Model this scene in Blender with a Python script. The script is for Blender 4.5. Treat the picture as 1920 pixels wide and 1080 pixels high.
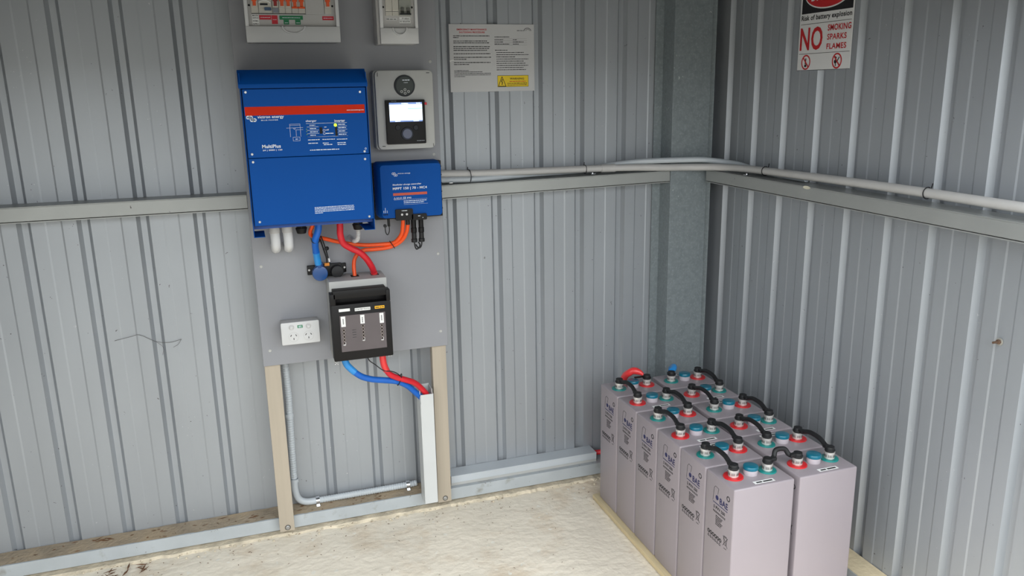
import bpy, bmesh, math, random
from mathutils import Vector, Matrix
random.seed(7)
for o in list(bpy.data.objects): bpy.data.objects.remove(o)
SC = bpy.context.scene
COL = SC.collection

# ---------------------------------------------------------------- camera
cam = bpy.data.objects.new('camera', bpy.data.cameras.new('camera'))
COL.objects.link(cam)
cam.data.sensor_width = 36.0
cam.data.lens = 36.0 * 1504.43 / 1920
cam.data.clip_start = 0.05
R_ = Vector((0.94863272, -0.31585867, -0.01814549))
U_ = Vector((0.09300806, 0.22359721, 0.97023388))
F_ = Vector((0.30239951, 0.92208329, -0.24148903))
mw = Matrix.Identity(4)
for i in range(3):
    mw[i][0], mw[i][1], mw[i][2] = R_[i], U_[i], -F_[i]
mw[0][3], mw[1][3], mw[2][3] = -1.117, -2.7119, 1.4832
cam.matrix_world = mw
SC.camera = cam

# ---------------------------------------------------------------- sky, light, exposure
SKY_STRENGTH = 4.9
world = bpy.data.worlds.new('overcast_sky'); SC.world = world
world.use_nodes = True
wn = world.node_tree; wn.nodes.clear()
bg = wn.nodes.new('ShaderNodeBackground'); wo = wn.nodes.new('ShaderNodeOutputWorld')
bg.inputs[0].default_value = (0.93, 0.975, 1.0, 1); bg.inputs[1].default_value = SKY_STRENGTH
wn.links.new(bg.outputs[0], wo.inputs[0])
# the open front of the shed: a sampling portal only, gives no light of its own
OPEN_Y, OPEN_X0, OPEN_X1, OPEN_Z = -1.7, -2.45, 0.5, 1.72
pl = bpy.data.lights.new('opening_portal', 'AREA'); pl.shape = 'RECTANGLE'
pl.size = OPEN_X1 - OPEN_X0; pl.size_y = OPEN_Z; pl.cycles.is_portal = True
po = bpy.data.objects.new('opening_portal', pl); COL.objects.link(po)
po.location = ((OPEN_X0 + OPEN_X1) / 2, OPEN_Y, OPEN_Z / 2); po.rotation_euler = (math.radians(90), 0, 0)
SC.view_settings.view_transform = 'Standard'; SC.view_settings.look = 'None'
SC.view_settings.gamma = 1.0; SC.view_settings.use_curve_mapping = False
SC.view_settings.exposure = 0.0

# ---------------------------------------------------------------- materials
def s2l(c):
    return tuple((v / 12.92 if v <= 0.04045 else ((v + 0.055) / 1.055) ** 2.4) for v in [x / 255 for x in c])
MC = {}
def mat(name, rgb, rough=0.5, metal=0.0, var=0.0, scale=8.0, bump=0.0, bscale=60.0, coat=0.0, spec=0.5,
        stretch=None, second=None, mask=None, emit=None, spots=()):
    """procedural material: base colour, tone variation, optional second colour by noise, specks and bump"""
    if name in MC: return MC[name]
    m = bpy.data.materials.new(name); m.use_nodes = True; MC[name] = m
    nt = m.node_tree; N = nt.nodes; L = nt.links
    b = N['Principled BSDF']
    b.inputs['Roughness'].default_value = rough; b.inputs['Metallic'].default_value = metal
    b.inputs['Specular IOR Level'].default_value = spec
    b.inputs['Coat Weight'].default_value = coat; b.inputs['Coat Roughness'].default_value = 0.15
    col = s2l(rgb) + (1,)
    b.inputs['Base Color'].default_value = col
    tc = N.new('ShaderNodeTexCoord'); mp = N.new('ShaderNodeMapping')
    L.new(tc.outputs['Object'], mp.inputs[0])
    if stretch: mp.inputs['Scale'].default_value = stretch
    cur = None
    if var > 0:
        n = N.new('ShaderNodeTexNoise'); n.inputs['Scale'].default_value = scale; n.inputs['Detail'].default_value = 5
        L.new(mp.outputs[0], n.inputs['Vector'])
        r = N.new('ShaderNodeValToRGB')
        r.color_ramp.elements[0].position = 0.3; r.color_ramp.elements[1].position = 0.7
        r.color_ramp.elements[0].color = tuple(c * (1 - var) for c in col[:3]) + (1,)
        r.color_ramp.elements[1].color = tuple(min(1, c * (1 + var)) for c in col[:3]) + (1,)
        L.new(n.outputs['Fac'], r.inputs[0]); cur = r.outputs[0]
    def mixin(fac, rgb2, cur):
        x = N.new('ShaderNodeMix'); x.data_type = 'RGBA'
        L.new(fac, x.inputs[0])
        if cur is None: x.inputs[6].default_value = col
        else: L.new(cur, x.inputs[6])
        x.inputs[7].default_value = s2l(rgb2) + (1,)
        return x.outputs[2]
    if second:
        rgb2, sc2, lo, hi = second
        n = N.new('ShaderNodeTexNoise'); n.inputs['Scale'].default_value = sc2; n.inputs['Detail'].default_value = 8
        n.inputs['Roughness'].default_value = 0.65
        L.new(mp.outputs[0], n.inputs['Vector'])
        mr = N.new('ShaderNodeMapRange'); mr.inputs[1].default_value = lo; mr.inputs[2].default_value = hi
        L.new(n.outputs['Fac'], mr.inputs[0]); cur = mixin(mr.outputs[0], rgb2, cur)
    for (rgb2, vs, rad, amount) in spots:
        v = N.new('ShaderNodeTexVoronoi'); v.inputs['Scale'].default_value = vs
        nn = N.new('ShaderNodeTexNoise'); nn.inputs['Scale'].default_value = vs * 0.13
        va = N.new('ShaderNodeMix'); va.data_type = 'VECTOR'; va.inputs[0].default_value = 0.03
        nv = N.new('ShaderNodeTexNoise'); nv.inputs['Scale'].default_value = vs * 2.5
        L.new(tc.outputs['Object'], nv.inputs['Vector'])
        L.new(tc.outputs['Object'], va.inputs[4]); L.new(nv.outputs['Color'], va.inputs[5])
        L.new(va.outputs[1], v.inputs['Vector']); L.new(tc.outputs['Object'], nn.inputs['Vector'])
        a = N.new('ShaderNodeMath'); a.operation = 'LESS_THAN'; a.inputs[1].default_value = rad
        L.new(v.outputs['Distance'], a.inputs[0])
        g = N.new('ShaderNodeMath'); g.operation = 'GREATER_THAN'; g.inputs[1].default_value = amount
        L.new(nn.outputs['Fac'], g.inputs[0])
        mm = N.new('ShaderNodeMath'); mm.operation = 'MULTIPLY'
        L.new(a.outputs[0], mm.inputs[0]); L.new(g.outputs[0], mm.inputs[1])
        cur = mixin(mm.outputs[0], rgb2, cur)
    if cur is not None: L.new(cur, b.inputs['Base Color'])
    if bump > 0:
        n = N.new('ShaderNodeTexNoise'); n.inputs['Scale'].default_value = bscale; n.inputs['Detail'].default_value = 6
        L.new(mp.outputs[0], n.inputs['Vector'])
        bp = N.new('ShaderNodeBump'); bp.inputs['Strength'].default_value = bump; bp.inputs['Distance'].default_value = 0.01
        L.new(n.outputs['Fac'], bp.inputs['Height']); L.new(bp.outputs[0], b.inputs['Normal'])
    if emit:
        b.inputs['Emission Color'].default_value = s2l(emit[0]) + (1,); b.inputs['Emission Strength'].default_value = emit[1]
    return m

STEEL = mat('shed_sheet_steel', (163, 167, 172), 0.45, 0.40, var=0.05, scale=3, stretch=(1.5, 1.5, 0.5),
            spots=[((70, 66, 60), 30, 0.05, 0.47), ((215, 216, 214), 48, 0.06, 0.575)])
GIRT = mat('girt_steel', (160, 162, 160), 0.4, 0.3, var=0.05, scale=6, spots=[((70, 66, 60), 30, 0.05, 0.55)])
RAIL = mat('bottom_rail_steel', (176, 182, 186), 0.42, 0.1, var=0.08, scale=9, second=((150, 150, 146), 14, 0.58, 0.72),
           spots=[((95, 85, 72), 45, 0.09, 0.52)])
DIRT = mat('settled_dirt', (158, 144, 124), 0.95, var=0.18, scale=14, second=((176, 156, 128), 9, 0.45, 0.7), bump=0.5, bscale=90,
           spots=[((90, 66, 48), 60, 0.12, 0.5)])
GALV = mat('spangled_galvanised_steel', (132, 140, 143), 0.5, 0.25, var=0.10, scale=60, second=((146, 154, 158), 120, 0.54, 0.66),
           spots=[((220, 222, 220), 40, 0.08, 0.58)])
FLOOR = mat('sandy_concrete', (238, 228, 210), 0.92, var=0.08, scale=3.5, second=((208, 184, 154), 2.8, 0.50, 0.72), bump=0.5, bscale=38,
            spots=[((120, 104, 82), 42, 0.07, 0.56), ((240, 234, 220), 25, 0.16, 0.5)])
BOARD = mat('grey_board_paint', (142, 143, 148), 0.4, var=0.03, scale=4)
TIMBER = mat('primed_timber', (176, 165, 149), 0.6, var=0.04, scale=3, stretch=(20, 20, 1))
PINE = mat('pine_ply', (206, 188, 150), 0.7, var=0.1, scale=12, stretch=(6, 1, 6))
SCREW = mat('zinc_screw', (190, 190, 190), 0.3, 0.85, var=0.05, scale=30)
CHROME = mat('bright_zinc', (210, 212, 216), 0.18, 0.95, var=0.05, scale=30)
BLUE = mat('blue_powder_coat', (1, 74, 152), 0.6, var=0.02, scale=6, spec=0.15)
BLUEDK = mat('blue_powder_coat_shaded', (10, 60, 130), 0.55, var=0.03, scale=6)  # same blue darkened: shade under the covers put into the colour
ORANGE_ST = mat('orange_red_stripe', (200, 42, 12), 0.6, spec=0.15, var=0.02, scale=9)
PRINTW = mat('white_print', (225, 232, 240), 0.5, var=0.02, scale=40)
PRINTK = mat('black_print', (28, 26, 30), 0.6, var=0.05, scale=40)
PRINTB = mat('navy_print', (24, 28, 84), 0.5, var=0.05, scale=40)
PRINTR = mat('red_print', (196, 34, 40), 0.5, var=0.03, scale=40)
PLW = mat('white_plastic', (204, 204, 204), 0.35, var=0.02, scale=10)
PLW2 = mat('off_white_plastic', (186, 184, 182), 0.4, var=0.02, scale=10)
PLG = mat('light_grey_plastic', (178, 178, 175), 0.42, var=0.02, scale=10)
PLB = mat('breaker_plastic', (196, 192, 182), 0.4, var=0.02, scale=20)
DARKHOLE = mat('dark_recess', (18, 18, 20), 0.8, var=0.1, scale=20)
BLK = mat('black_plastic', (14, 12, 13), 0.5, spec=0.3, var=0.06, scale=20)
BLKR = mat('black_rubber', (20, 20, 22), 0.6, var=0.08, scale=30)
GREYD = mat('dark_grey_plastic', (34, 37, 42), 0.45, spec=0.25, var=0.04, scale=20)
SMOKE = mat('smoky_clear_plastic', (92, 84, 86), 0.2, var=0.06, scale=14, coat=0.4)
ORT = mat('orange_toggle', (226, 84, 20), 0.4, var=0.03, scale=30)
REDT = mat('dark_red_toggle', (150, 24, 20), 0.4, var=0.03, scale=30)
REDL = mat('red_label', (196, 30, 48), 0.5, var=0.03, scale=30)
GRNL = mat('green_label', (16, 120, 74), 0.5, var=0.03, scale=30)
YEL = mat('yellow_label', (236, 204, 24), 0.5, var=0.03, scale=30)
YELO = mat('amber_label', (244, 180, 20), 0.5, var=0.03, scale=30)
WHL = mat('white_label', (232, 232, 230), 0.5, var=0.02, scale=30)
PAPER = mat('laminated_paper', (196, 196, 197), 0.3, var=0.015, scale=5, bump=0.05, bscale=6)
SIGNW = mat('sign_white', (226, 226, 226), 0.35, var=0.02, scale=8)
CORANGE = mat('orange_cable', (240, 84, 24), 0.45, var=0.05, scale=30)
CRED = mat('red_cable', (208, 30, 44), 0.4, var=0.06, scale=30)
CBLUE = mat('blue_cable', (10, 96, 190), 0.4, var=0.05, scale=30)
HBLUE = mat('light_blue_heat_shrink', (40, 140, 214), 0.3, var=0.06, scale=40, coat=0.3)
HRED = mat('bright_red_heat_shrink', (226, 56, 58), 0.35, var=0.06, scale=40, coat=0.3)
TRK = mat('pale_trunking', (200, 202, 202), 0.4, var=0.02, scale=10)
CONDUIT = mat('grey_conduit', (190, 188, 186), 0.4, var=0.04, scale=10)
CONDW = mat('pale_duct', (186, 192, 197), 0.4, var=0.04, scale=10)
CASE = mat('battery_case_grey', (147, 138, 143), 0.4, var=0.02, scale=5, coat=0.15)
BRED = mat('battery_red_disc', (196, 28, 34), 0.35, var=0.03, scale=40)
BTEAL = mat('battery_teal_disc', (8, 122, 118), 0.35, var=0.03, scale=40)
VTEAL = mat('vent_teal_cap', (4, 100, 122), 0.3, var=0.03, scale=40, coat=0.2)
VCLR = mat('vent_grey_neck', (176, 168, 174), 0.25, var=0.03, scale=40)
MET = mat('terminal_metal', (214, 210, 206), 0.35, 0.5, var=0.12, scale=120)
RUST = mat('rusty_bolt', (110, 86, 70), 0.6, 0.4, var=0.2, scale=60)
LEAF = mat('dry_leaf', (110, 76, 50), 0.9, var=0.35, scale=30)
SCREEN = mat('lit_screen', (240, 248, 255), 0.3, var=0.0, emit=((225, 240, 255), 1.6))
SCRB = mat('lit_screen_blue_bar', (120, 150, 205), 0.3, emit=((110, 140, 205), 0.7))
SCRG = mat('lit_screen_green_bar', (120, 225, 195), 0.3, emit=((140, 235, 205), 0.9))
LEDG = mat('lit_green_lamp', (190, 240, 40), 0.3, emit=((190, 245, 40), 1.4))
LCD = mat('lcd_glass', (50, 56, 54), 0.35, spec=0.3, var=0.06, scale=20)
ROOF = mat('roof_sheet', (84, 86, 88), 0.6, 0.0, var=0.05, scale=3)
GRAVEL = mat('outside_ground', (134, 131, 124), 0.95, var=0.2, scale=5, bump=0.4, bscale=30)

# ---------------------------------------------------------------- mesh helpers
class M:
    def __init__(s): s.v = []; s.f = []
    def add(s, vs, fs):
        n = len(s.v); s.v += [tuple(p) for p in vs]; s.f += [tuple(i + n for i in f) for f in fs]; return s
    def box(s, x0, x1, y0, y1, z0, z1):
        if x0 > x1: x0, x1 = x1, x0
        if y0 > y1: y0, y1 = y1, y0
        if z0 > z1: z0, z1 = z1, z0
        return s.add([(x0, y0, z0), (x1, y0, z0), (x1, y1, z0), (x0, y1, z0), (x0, y0, z1), (x1, y0, z1), (x1, y1, z1), (x0, y1, z1)],
                     [(0, 3, 2, 1), (4, 5, 6, 7), (0, 1, 5, 4), (1, 2, 6, 5), (2, 3, 7, 6), (3, 0, 4, 7)])
    def hexa(s, a, b):
        """solid between two quads a and b (each 4 points in the same order)"""
        return s.add(list(a) + list(b), [(3, 2, 1, 0), (4, 5, 6, 7), (0, 1, 5, 4), (1, 2, 6, 5), (2, 3, 7, 6), (3, 0, 4, 7)])
    def prism(s, pts, axis, a, b):
        """pts: 2D outline; axis 'x','y','z' extruded from a to b"""
        def P(p, t):
            return {'x': (t, p[0], p[1]), 'y': (p[0], t, p[1]), 'z': (p[0], p[1], t)}[axis]
        n = len(pts)
        return s.add([P(p, a) for p in pts] + [P(p, b) for p in pts],
                     [tuple(range(n))[::-1], tuple(range(n, 2 * n))] + [(i, (i + 1) % n, n + (i + 1) % n, n + i) for i in range(n)])
    def cyl(s, c, axis, r, h, seg=24, r2=None):
        r2 = r if r2 is None else r2
        c = Vector(c); d = Vector(axis).normalized()
        t = Vector((1, 0, 0)) if abs(d.x) < 0.8 else Vector((0, 0, 1))
        u = d.cross(t).normalized(); w = d.cross(u)
        A = [c + (u * math.cos(k * 2 * math.pi / seg) + w * math.sin(k * 2 * math.pi / seg)) * r for k in range(seg)]
        Bq = [c + d * h + (u * math.cos(k * 2 * math.pi / seg) + w * math.sin(k * 2 * math.pi / seg)) * r2 for k in range(seg)]
        return s.add(A + Bq, [tuple(range(seg))[::-1], tuple(range(seg, 2 * seg))] + [(i, (i + 1) % seg, seg + (i + 1) % seg, seg + i) for i in range(seg)])
    def ring(s, c, axis, r0, r1, h, seg=24, arc=None):
        c = Vector(c); d = Vector(axis).normalized()
        t = Vector((1, 0, 0)) if abs(d.x) < 0.8 else Vector((0, 0, 1))
        u = d.cross(t).normalized(); w = d.cross(u); V = []
        for rr, hh in ((r0, 0), (r1, 0), (r1, h), (r0, h)):
            V += [c + d * hh + (u * math.cos(k * 2 * math.pi / seg) + w * math.sin(k * 2 * math.pi / seg)) * rr for k in range(seg)]
        F = []
        for q in range(4):
            a, b = q * seg, ((q + 1) % 4) * seg
            F += [(a + i, a + (i + 1) % seg, b + (i + 1) % seg, b + i) for i in range(seg)]
        return s.add(V, F)
    def tube(s, pts, r, seg=12, sub=8, rfun=None, raw=False):
        P = [Vector(p) for p in pts]
        if raw or len(P) < 3: C = P
        else:
            C = []
            Q = [P[0] * 2 - P[1]] + P + [P[-1] * 2 - P[-2]]
            for i in range(1, len(Q) - 2):
                for k in range(sub):
                    t = k / sub; a, b, c, d = Q[i - 1], Q[i], Q[i + 1], Q[i + 2]
                    C.append(0.5 * ((2 * b) + (c - a) * t + (2 * a - 5 * b + 4 * c - d) * t * t + (3 * b - a - 3 * c + d) * t ** 3))
            C.append(P[-1])
        V = []; n = len(C); up = None
        for i, p in enumerate(C):
            tg = (C[min(i + 1, n - 1)] - C[max(i - 1, 0)]).normalized()
            if up is None:
                up = tg.orthogonal().normalized()
            up = (up - tg * up.dot(tg)).normalized(); w = tg.cross(up)
            rr = r if rfun is None else rfun(i, n)
            V += [p + (up * math.cos(k * 2 * math.pi / seg) + w * math.sin(k * 2 * math.pi / seg)) * rr for k in range(seg)]
        F = [tuple(range(seg))[::-1], tuple(range((n - 1) * seg, n * seg))]
        for i in range(n - 1):
            F += [(i * seg + k, i * seg + (k + 1) % seg, (i + 1) * seg + (k + 1) % seg, (i + 1) * seg + k) for k in range(seg)]
        return s.add(V, F)
    def build(s, name, material, parent=None, bevel=0.0, seg=2, kind=None, label=None):
        me = bpy.data.meshes.new(name)
        off = parent['_at'] if parent is not None and '_at' in parent.keys() else (0, 0, 0)
        me.from_pydata([(p[0] - off[0], p[1] - off[1], p[2] - off[2]) for p in s.v], [], s.f)
        bm = bmesh.new(); bm.from_mesh(me)
        bmesh.ops.recalc_face_normals(bm, faces=bm.faces)
        if bevel > 0:
            es = [e for e in bm.edges if len(e.link_faces) == 2 and e.calc_face_angle(0) > 0.6]
            bmesh.ops.bevel(bm, geom=es, offset=bevel, segments=seg, profile=0.5, affect='EDGES', clamp_overlap=True)
        bm.to_mesh(me); bm.free()
        me.materials.append(material)
        me.shade_smooth(); me.set_sharp_from_angle(angle=math.radians(32))
        o = bpy.data.objects.new(name, me); COL.objects.link(o)
        if parent is not None:
            o.parent = parent
            o['_at'] = off
        if kind: o['kind'] = kind
        if label: o['label'] = label
        return o

def thing(name, label, cat, at=(0, 0, 0), group=None):
    o = bpy.data.objects.new(name, None); COL.objects.link(o)
    o.empty_display_size = 0.05; o.location = at; o['_at'] = at
    o['label'] = label; o['category'] = cat
    if group: o['group'] = group
    return o
def tag(o, label, cat, group=None):
    o['label'] = label; o['category'] = cat
    if group: o['group'] = group
    return o
def struct(o): o['kind'] = 'structure'; return o

class Face:
    """a flat face on which print, labels and lettering lie: a along u, b along v, d outwards"""
    def __init__(s, o, u, v, n): s.o, s.u, s.v, s.n = Vector(o), Vector(u), Vector(v), Vector(n)
    def P(s, a, b, d=0.0): return s.o + s.u * a + s.v * b + s.n * d
    def quad(s, m, a0, a1, b0, b1, d=0.0004):
        m.hexa([s.P(a0, b0, -.0003), s.P(a1, b0, -.0003), s.P(a1, b1, -.0003), s.P(a0, b1, -.0003)],
               [s.P(a0, b0, d), s.P(a1, b0, d), s.P(a1, b1, d), s.P(a0, b1, d)])
    def stroke(s, m, a0, b0, a1, b1, w, d=0.0004):
        dx, dy = a1 - a0, b1 - b0; L = math.hypot(dx, dy) or 1; nx, ny = -dy / L * w / 2, dx / L * w / 2
        q = [(a0 + nx, b0 + ny), (a0 - nx, b0 - ny), (a1 - nx, b1 - ny), (a1 + nx, b1 + ny)]
        m.hexa([s.P(x, y, -.0002) for x, y in q], [s.P(x, y, d) for x, y in q])
    def disc(s, m, a, b, r, d=0.0005, seg=20, ry=None):
        ry = ry or r
        c = [(a + r * math.cos(k * 2 * math.pi / seg), b + ry * math.sin(k * 2 * math.pi / seg)) for k in range(seg)]
        m.add([s.P(x, y, -.0002) for x, y in c] + [s.P(x, y, d) for x, y in c],
              [tuple(range(seg))[::-1], tuple(range(seg, 2 * seg))] + [(i, (i + 1) % seg, seg + (i + 1) % seg, seg + i) for i in range(seg)])
    def circle(s, m, a, b, r, w, d=0.0005, seg=20, ry=None):
        ry = ry or r
        for k in range(seg):
            t0, t1 = k * 2 * math.pi / seg, (k + 1) * 2 * math.pi / seg
            s.stroke(m, a + r * math.cos(t0), b + ry * math.sin(t0), a + r * math.cos(t1), b + ry * math.sin(t1), w, d)
    def words(s, m, a0, a1, b, h, seed=0, d=0.0004, fill=1.0):
        """one line of print too small to read: a row of word-like dashes"""
        rr = random.Random(seed * 31 + int(b * 1e5)); x = a0; end = a0 + (a1 - a0) * fill
        while x < end:
            w = h * rr.uniform(1.2, 5.0); e = min(x + w, end)
            s.quad(m, x, e, b - h * 0.5, b + h * rr.uniform(0.3, 0.5), d); x = e + h * 0.55
    def text(s, m, body, a0, a1, b0, b1, d=0.0006, shear=0.0, bold=0.022):
        cu = bpy.data.curves.new('lettering', 'FONT'); cu.body = body; cu.fill_mode = 'FRONT'; cu.resolution_u = 3
        cu.shear = shear; cu.offset = bold; cu.space_character = 1.06
        ob = bpy.data.objects.new('lettering', cu); COL.objects.link(ob)
        dg = bpy.context.evaluated_depsgraph_get(); dg.update()
        me = bpy.data.meshes.new_from_object(ob.evaluated_get(dg))
        xs = [v.co.x for v in me.vertices]; ys = [v.co.y for v in me.vertices]
        x0, x1, y0, y1 = min(xs), max(xs), min(ys), max(ys)
        kx = (a1 - a0) / (x1 - x0); ky = (b1 - b0) / (y1 - y0)
        m.add([s.P(a0 + (v.co.x - x0) * kx, b0 + (v.co.y - y0) * ky, d) for v in me.vertices], [tuple(p.vertices) for p in me.polygons])
        bpy.data.objects.remove(ob); bpy.data.meshes.remove(me); bpy.data.curves.remove(cu)
def front(y): return Face((0, y, 0), (1, 0, 0), (0, 0, 1), (0, -1, 0))
def leftface(x): return Face((x, 0, 0), (0, -1, 0), (0, 0, 1), (-1, 0, 0))
def topface(z): return Face((0, 0, z), (1, 0, 0), (0, 1, 0), (0, 0, 1))
def rrect(x0, x1, z0, z1, r, n=5):
    pts = []
    for cx, cz, a in ((x1 - r, z1 - r, 0), (x0 + r, z1 - r, 90), (x0 + r, z0 + r, 180), (x1 - r, z0 + r, 270)):
        for k in range(n + 1):
            t = math.radians(a + 90 * k / n); pts.append((cx + r * math.cos(t), cz + r * math.sin(t)))
    return pts
def tie(pts, name, label, cat='cable tie', r=0.0014, mt=None, group=None):
    return tag(M().tube(pts, r, seg=6, sub=5).build(name, mt or BLKR), label, cat, group)
def loop(c, axis, r, n=14, gap=0.0):
    c = Vector(c); d = Vector(axis).normalized(); u = d.orthogonal().normalized(); w = d.cross(u)
    return [c + (u * math.cos(k / n * (2 * math.pi - gap)) + w * math.sin(k / n * (2 * math.pi - gap))) * r for k in range(n + 1)]

# ================================================================ SETTING
WX = 0.58          # right wall plane
BR = [-3.57, -3.405, -3.24, -3.075, -2.91, -2.745, -2.58, -2.415, -2.25, -2.09, -1.925, -1.7595, -1.598, -1.4322, -1.267, -1.096, -.925,
      -.756, -.597, -.4445, -.281, -.1195, .039, .2045, .3735, .54]
RR = [-.1191, -.283, -.4435, -.607, -.770, -.936, -1.0925, -1.248, -1.41, -1.573, -1.736, -1.9, -2.06, -2.22, -2.38, -2.54, -2.7, -2.86, -3.02, -3.18, -3.34, -3.5, -3.66, -3.82, -3.98]
def profile(ribs, lo, hi):
    """(t, depth) of ribbed sheet seen from inside; depth positive = away from the room"""
    P = [(lo, 0.0)]
    rs = sorted(ribs)
    for i, c in enumerate(rs):
        a = [(c - .019, 0.0), (c - .0085, .016), (c + .0085, .016), (c + .019, 0.0)]
        P += a
        if i + 1 < len(rs):
            n = rs[i + 1] - c
            P += [(c + n * .345, 0.0), (c + n * .345 + .005, .0014), (c + n * .645 - .005, .0014), (c + n * .645, 0.0)]
    P = [p for p in P if lo <= p[0] <= hi]
    return [(lo, 0.0)] + [p for p in P if p[0] > lo] + [(hi, 0.0)]
def sheet(name, ribs, lo, hi, z0, z1, fn):
    P = profile(ribs, lo, hi); m = M(); T = .0008; V = []
    for z in (z0, z1):
        V += [fn(t, d, z) for t, d in P] + [fn(t, d + T, z) for t, d in P]
    n = len(P); F = []
    for i in range(n - 1):
        F += [(i, i + 1, 2 * n + i + 1, 2 * n + i), (n + i, 3 * n + i, 3 * n + i + 1, n + i + 1),
              (i, n + i, n + i + 1, i + 1), (2 * n + i, 2 * n + i + 1, 3 * n + i + 1, 3 * n + i)]
    F += [(0, 2 * n, 3 * n, n), (n - 1, 2 * n - 1, 4 * n - 1, 3 * n - 1)]
    m.add(V, F); o = m.build(name, STEEL); o.data.shade_flat()
    return struct(o)
CEIL = 2.4
sheet('wall_back', BR, -3.6, WX + .012, 0.0, CEIL, lambda t, d, z: (t, d, z))
sheet('wall_right', RR, OPEN_Y, 0.0, 0.0, CEIL, lambda t, d, z: (WX + d, t, z))
sheet('wall_left', RR, OPEN_Y, 0.0, 0.0, CEIL, lambda t, d, z: (-3.6 - d, t, z))
struct(M().box(-3.62, WX + .02, OPEN_Y - .02, OPEN_Y, OPEN_Z, CEIL).build('wall_front_unseen', ROOF))
struct(M().box(-3.62, OPEN_X0, OPEN_Y - .02, OPEN_Y, 0, OPEN_Z).build('wall_front_unseen', ROOF))  # unseen panel added to narrow the opening and darken the right wall
struct(M().box(-3.65, WX + .05, OPEN_Y - .05, .03, CEIL, CEIL + .02).build('ceiling', ROOF))
# floor slab, gently uneven
fm = M(); nx, ny = 90, 90
X0, X1, Y0, Y1 = -3.62, WX + .02, OPEN_Y - .02, .02
rr = random.Random(3)
from mathutils import noise
V = []
for j in range(ny + 1):
    for i in range(nx + 1):
        x = X0 + (X1 - X0) * i / nx; y = Y0 + (Y1 - Y0) * (1 - (1 - j / ny) ** 1.0)
        z = 0.004 * noise.noise(Vector((x * 3, y * 3, 0))) + 0.0025 * noise.noise(Vector((x * 14, y * 14, 3))) - .004
        if -0.13 < x < .5 and -1.2 < y < -.18: z = min(z, -.001)
        V.append((x, y, z))
F = [(j * (nx + 1) + i, j * (nx + 1) + i + 1, (j + 1) * (nx + 1) + i + 1, (j + 1) * (nx + 1) + i) for j in range(ny) for i in range(nx)]
fm.add(V, F)
struct(fm.build('floor', FLOOR))
gp = [(OPEN_Y - .021, -.01), (-4.5, -.02), (-5.5, .3), (-6.6, 1.2), (-7.6, 1.9), (-9.0, 2.3), (-14, 2.5), (-14, -.3), (OPEN_Y - .021, -.3)]
struct(M().prism(gp, 'x', -16, 14).build('ground', GRAVEL))     # yard in front of the shed; unseen bank added to block low sky

# ---------------------------------------------------------------- girts, rails, post
def girt(name, label, x0, x1, zt0, zt1, zb0, zb1, yf=-.085, along='x', parts=True):
    """folded steel girt: top plate, front plate, and a lip under a thin slot"""
    at = (x0, yf, zb0) if along == 'x' else (yf, x0, zb0)
    t = thing(name, label, 'girt', at)
    def Q(a, b, z): return (a, b, z) if along == 'x' else (b, a, z)
    w = .0 if along == 'x' else WX
    sgn = 1
    f = yf; bk = -.001 if along == 'x' else WX - .001
    m = M()
    t3 = .003 if along == 'x' else .003
    m.hexa([Q(x0, f, zt0 - .003), Q(x1, f, zt1 - .003), Q(x1, bk, zt1 - .003), Q(x0, bk, zt0 - .003)],
           [Q(x0, f, zt0), Q(x1, f, zt1), Q(x1, bk, zt1), Q(x0, bk, zt0)])
    m.hexa([Q(x0, f, zb0 + .0050), Q(x1, f, zb1 + .0050), Q(x1, f + .003, zb1 + .0050), Q(x0, f + .003, zb0 + .0050)],
           [Q(x0, f, zt0 - .003), Q(x1, f, zt1 - .003), Q(x1, f + .003, zt1 - .003), Q(x0, f + .003, zt0 - .003)])
    m.build('girt_face', GIRT, t, bevel=.0008, seg=1)
    m = M()
    m.hexa([Q(x0, f + .0004, zb0), Q(x1, f + .0004, zb1), Q(x1, bk, zb1), Q(x0, bk, zb0)],
           [Q(x0, f + .0004, zb0 + .0028), Q(x1, f + .0004, zb1 + .0028), Q(x1, bk, zb1 + .0028), Q(x0, bk, zb0 + .0028)])
    m.build('lower_lip', GIRT, t)
    return t
g = girt('wall_girt', 'pale steel girt across back wall left of grey equipment board', -3.58, -1.1185, 1.1785, 1.1772, 1.132, 1.1295)
g = girt('wall_girt', 'pale steel girt on back wall between charge controller and corner post', -.50, .3635, 1.1722, 1.1795, 1.1245, 1.1365)
g = girt('wall_girt', 'pale steel girt along right wall beneath grey conduit, with flaked paint patch', -.1085, OPEN_Y, 1.179, 1.173, 1.1335, 1.128, yf=.5, along='y')
fl = M(); f_ = leftface(.5)
f_.disc(fl, .676, 1.174, .017, .0006, 14, ry=.005); fl.build('flaked_paint_patch', mat('flaked_paint', (214, 210, 190), .7, var=.1, scale=60), g)

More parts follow.
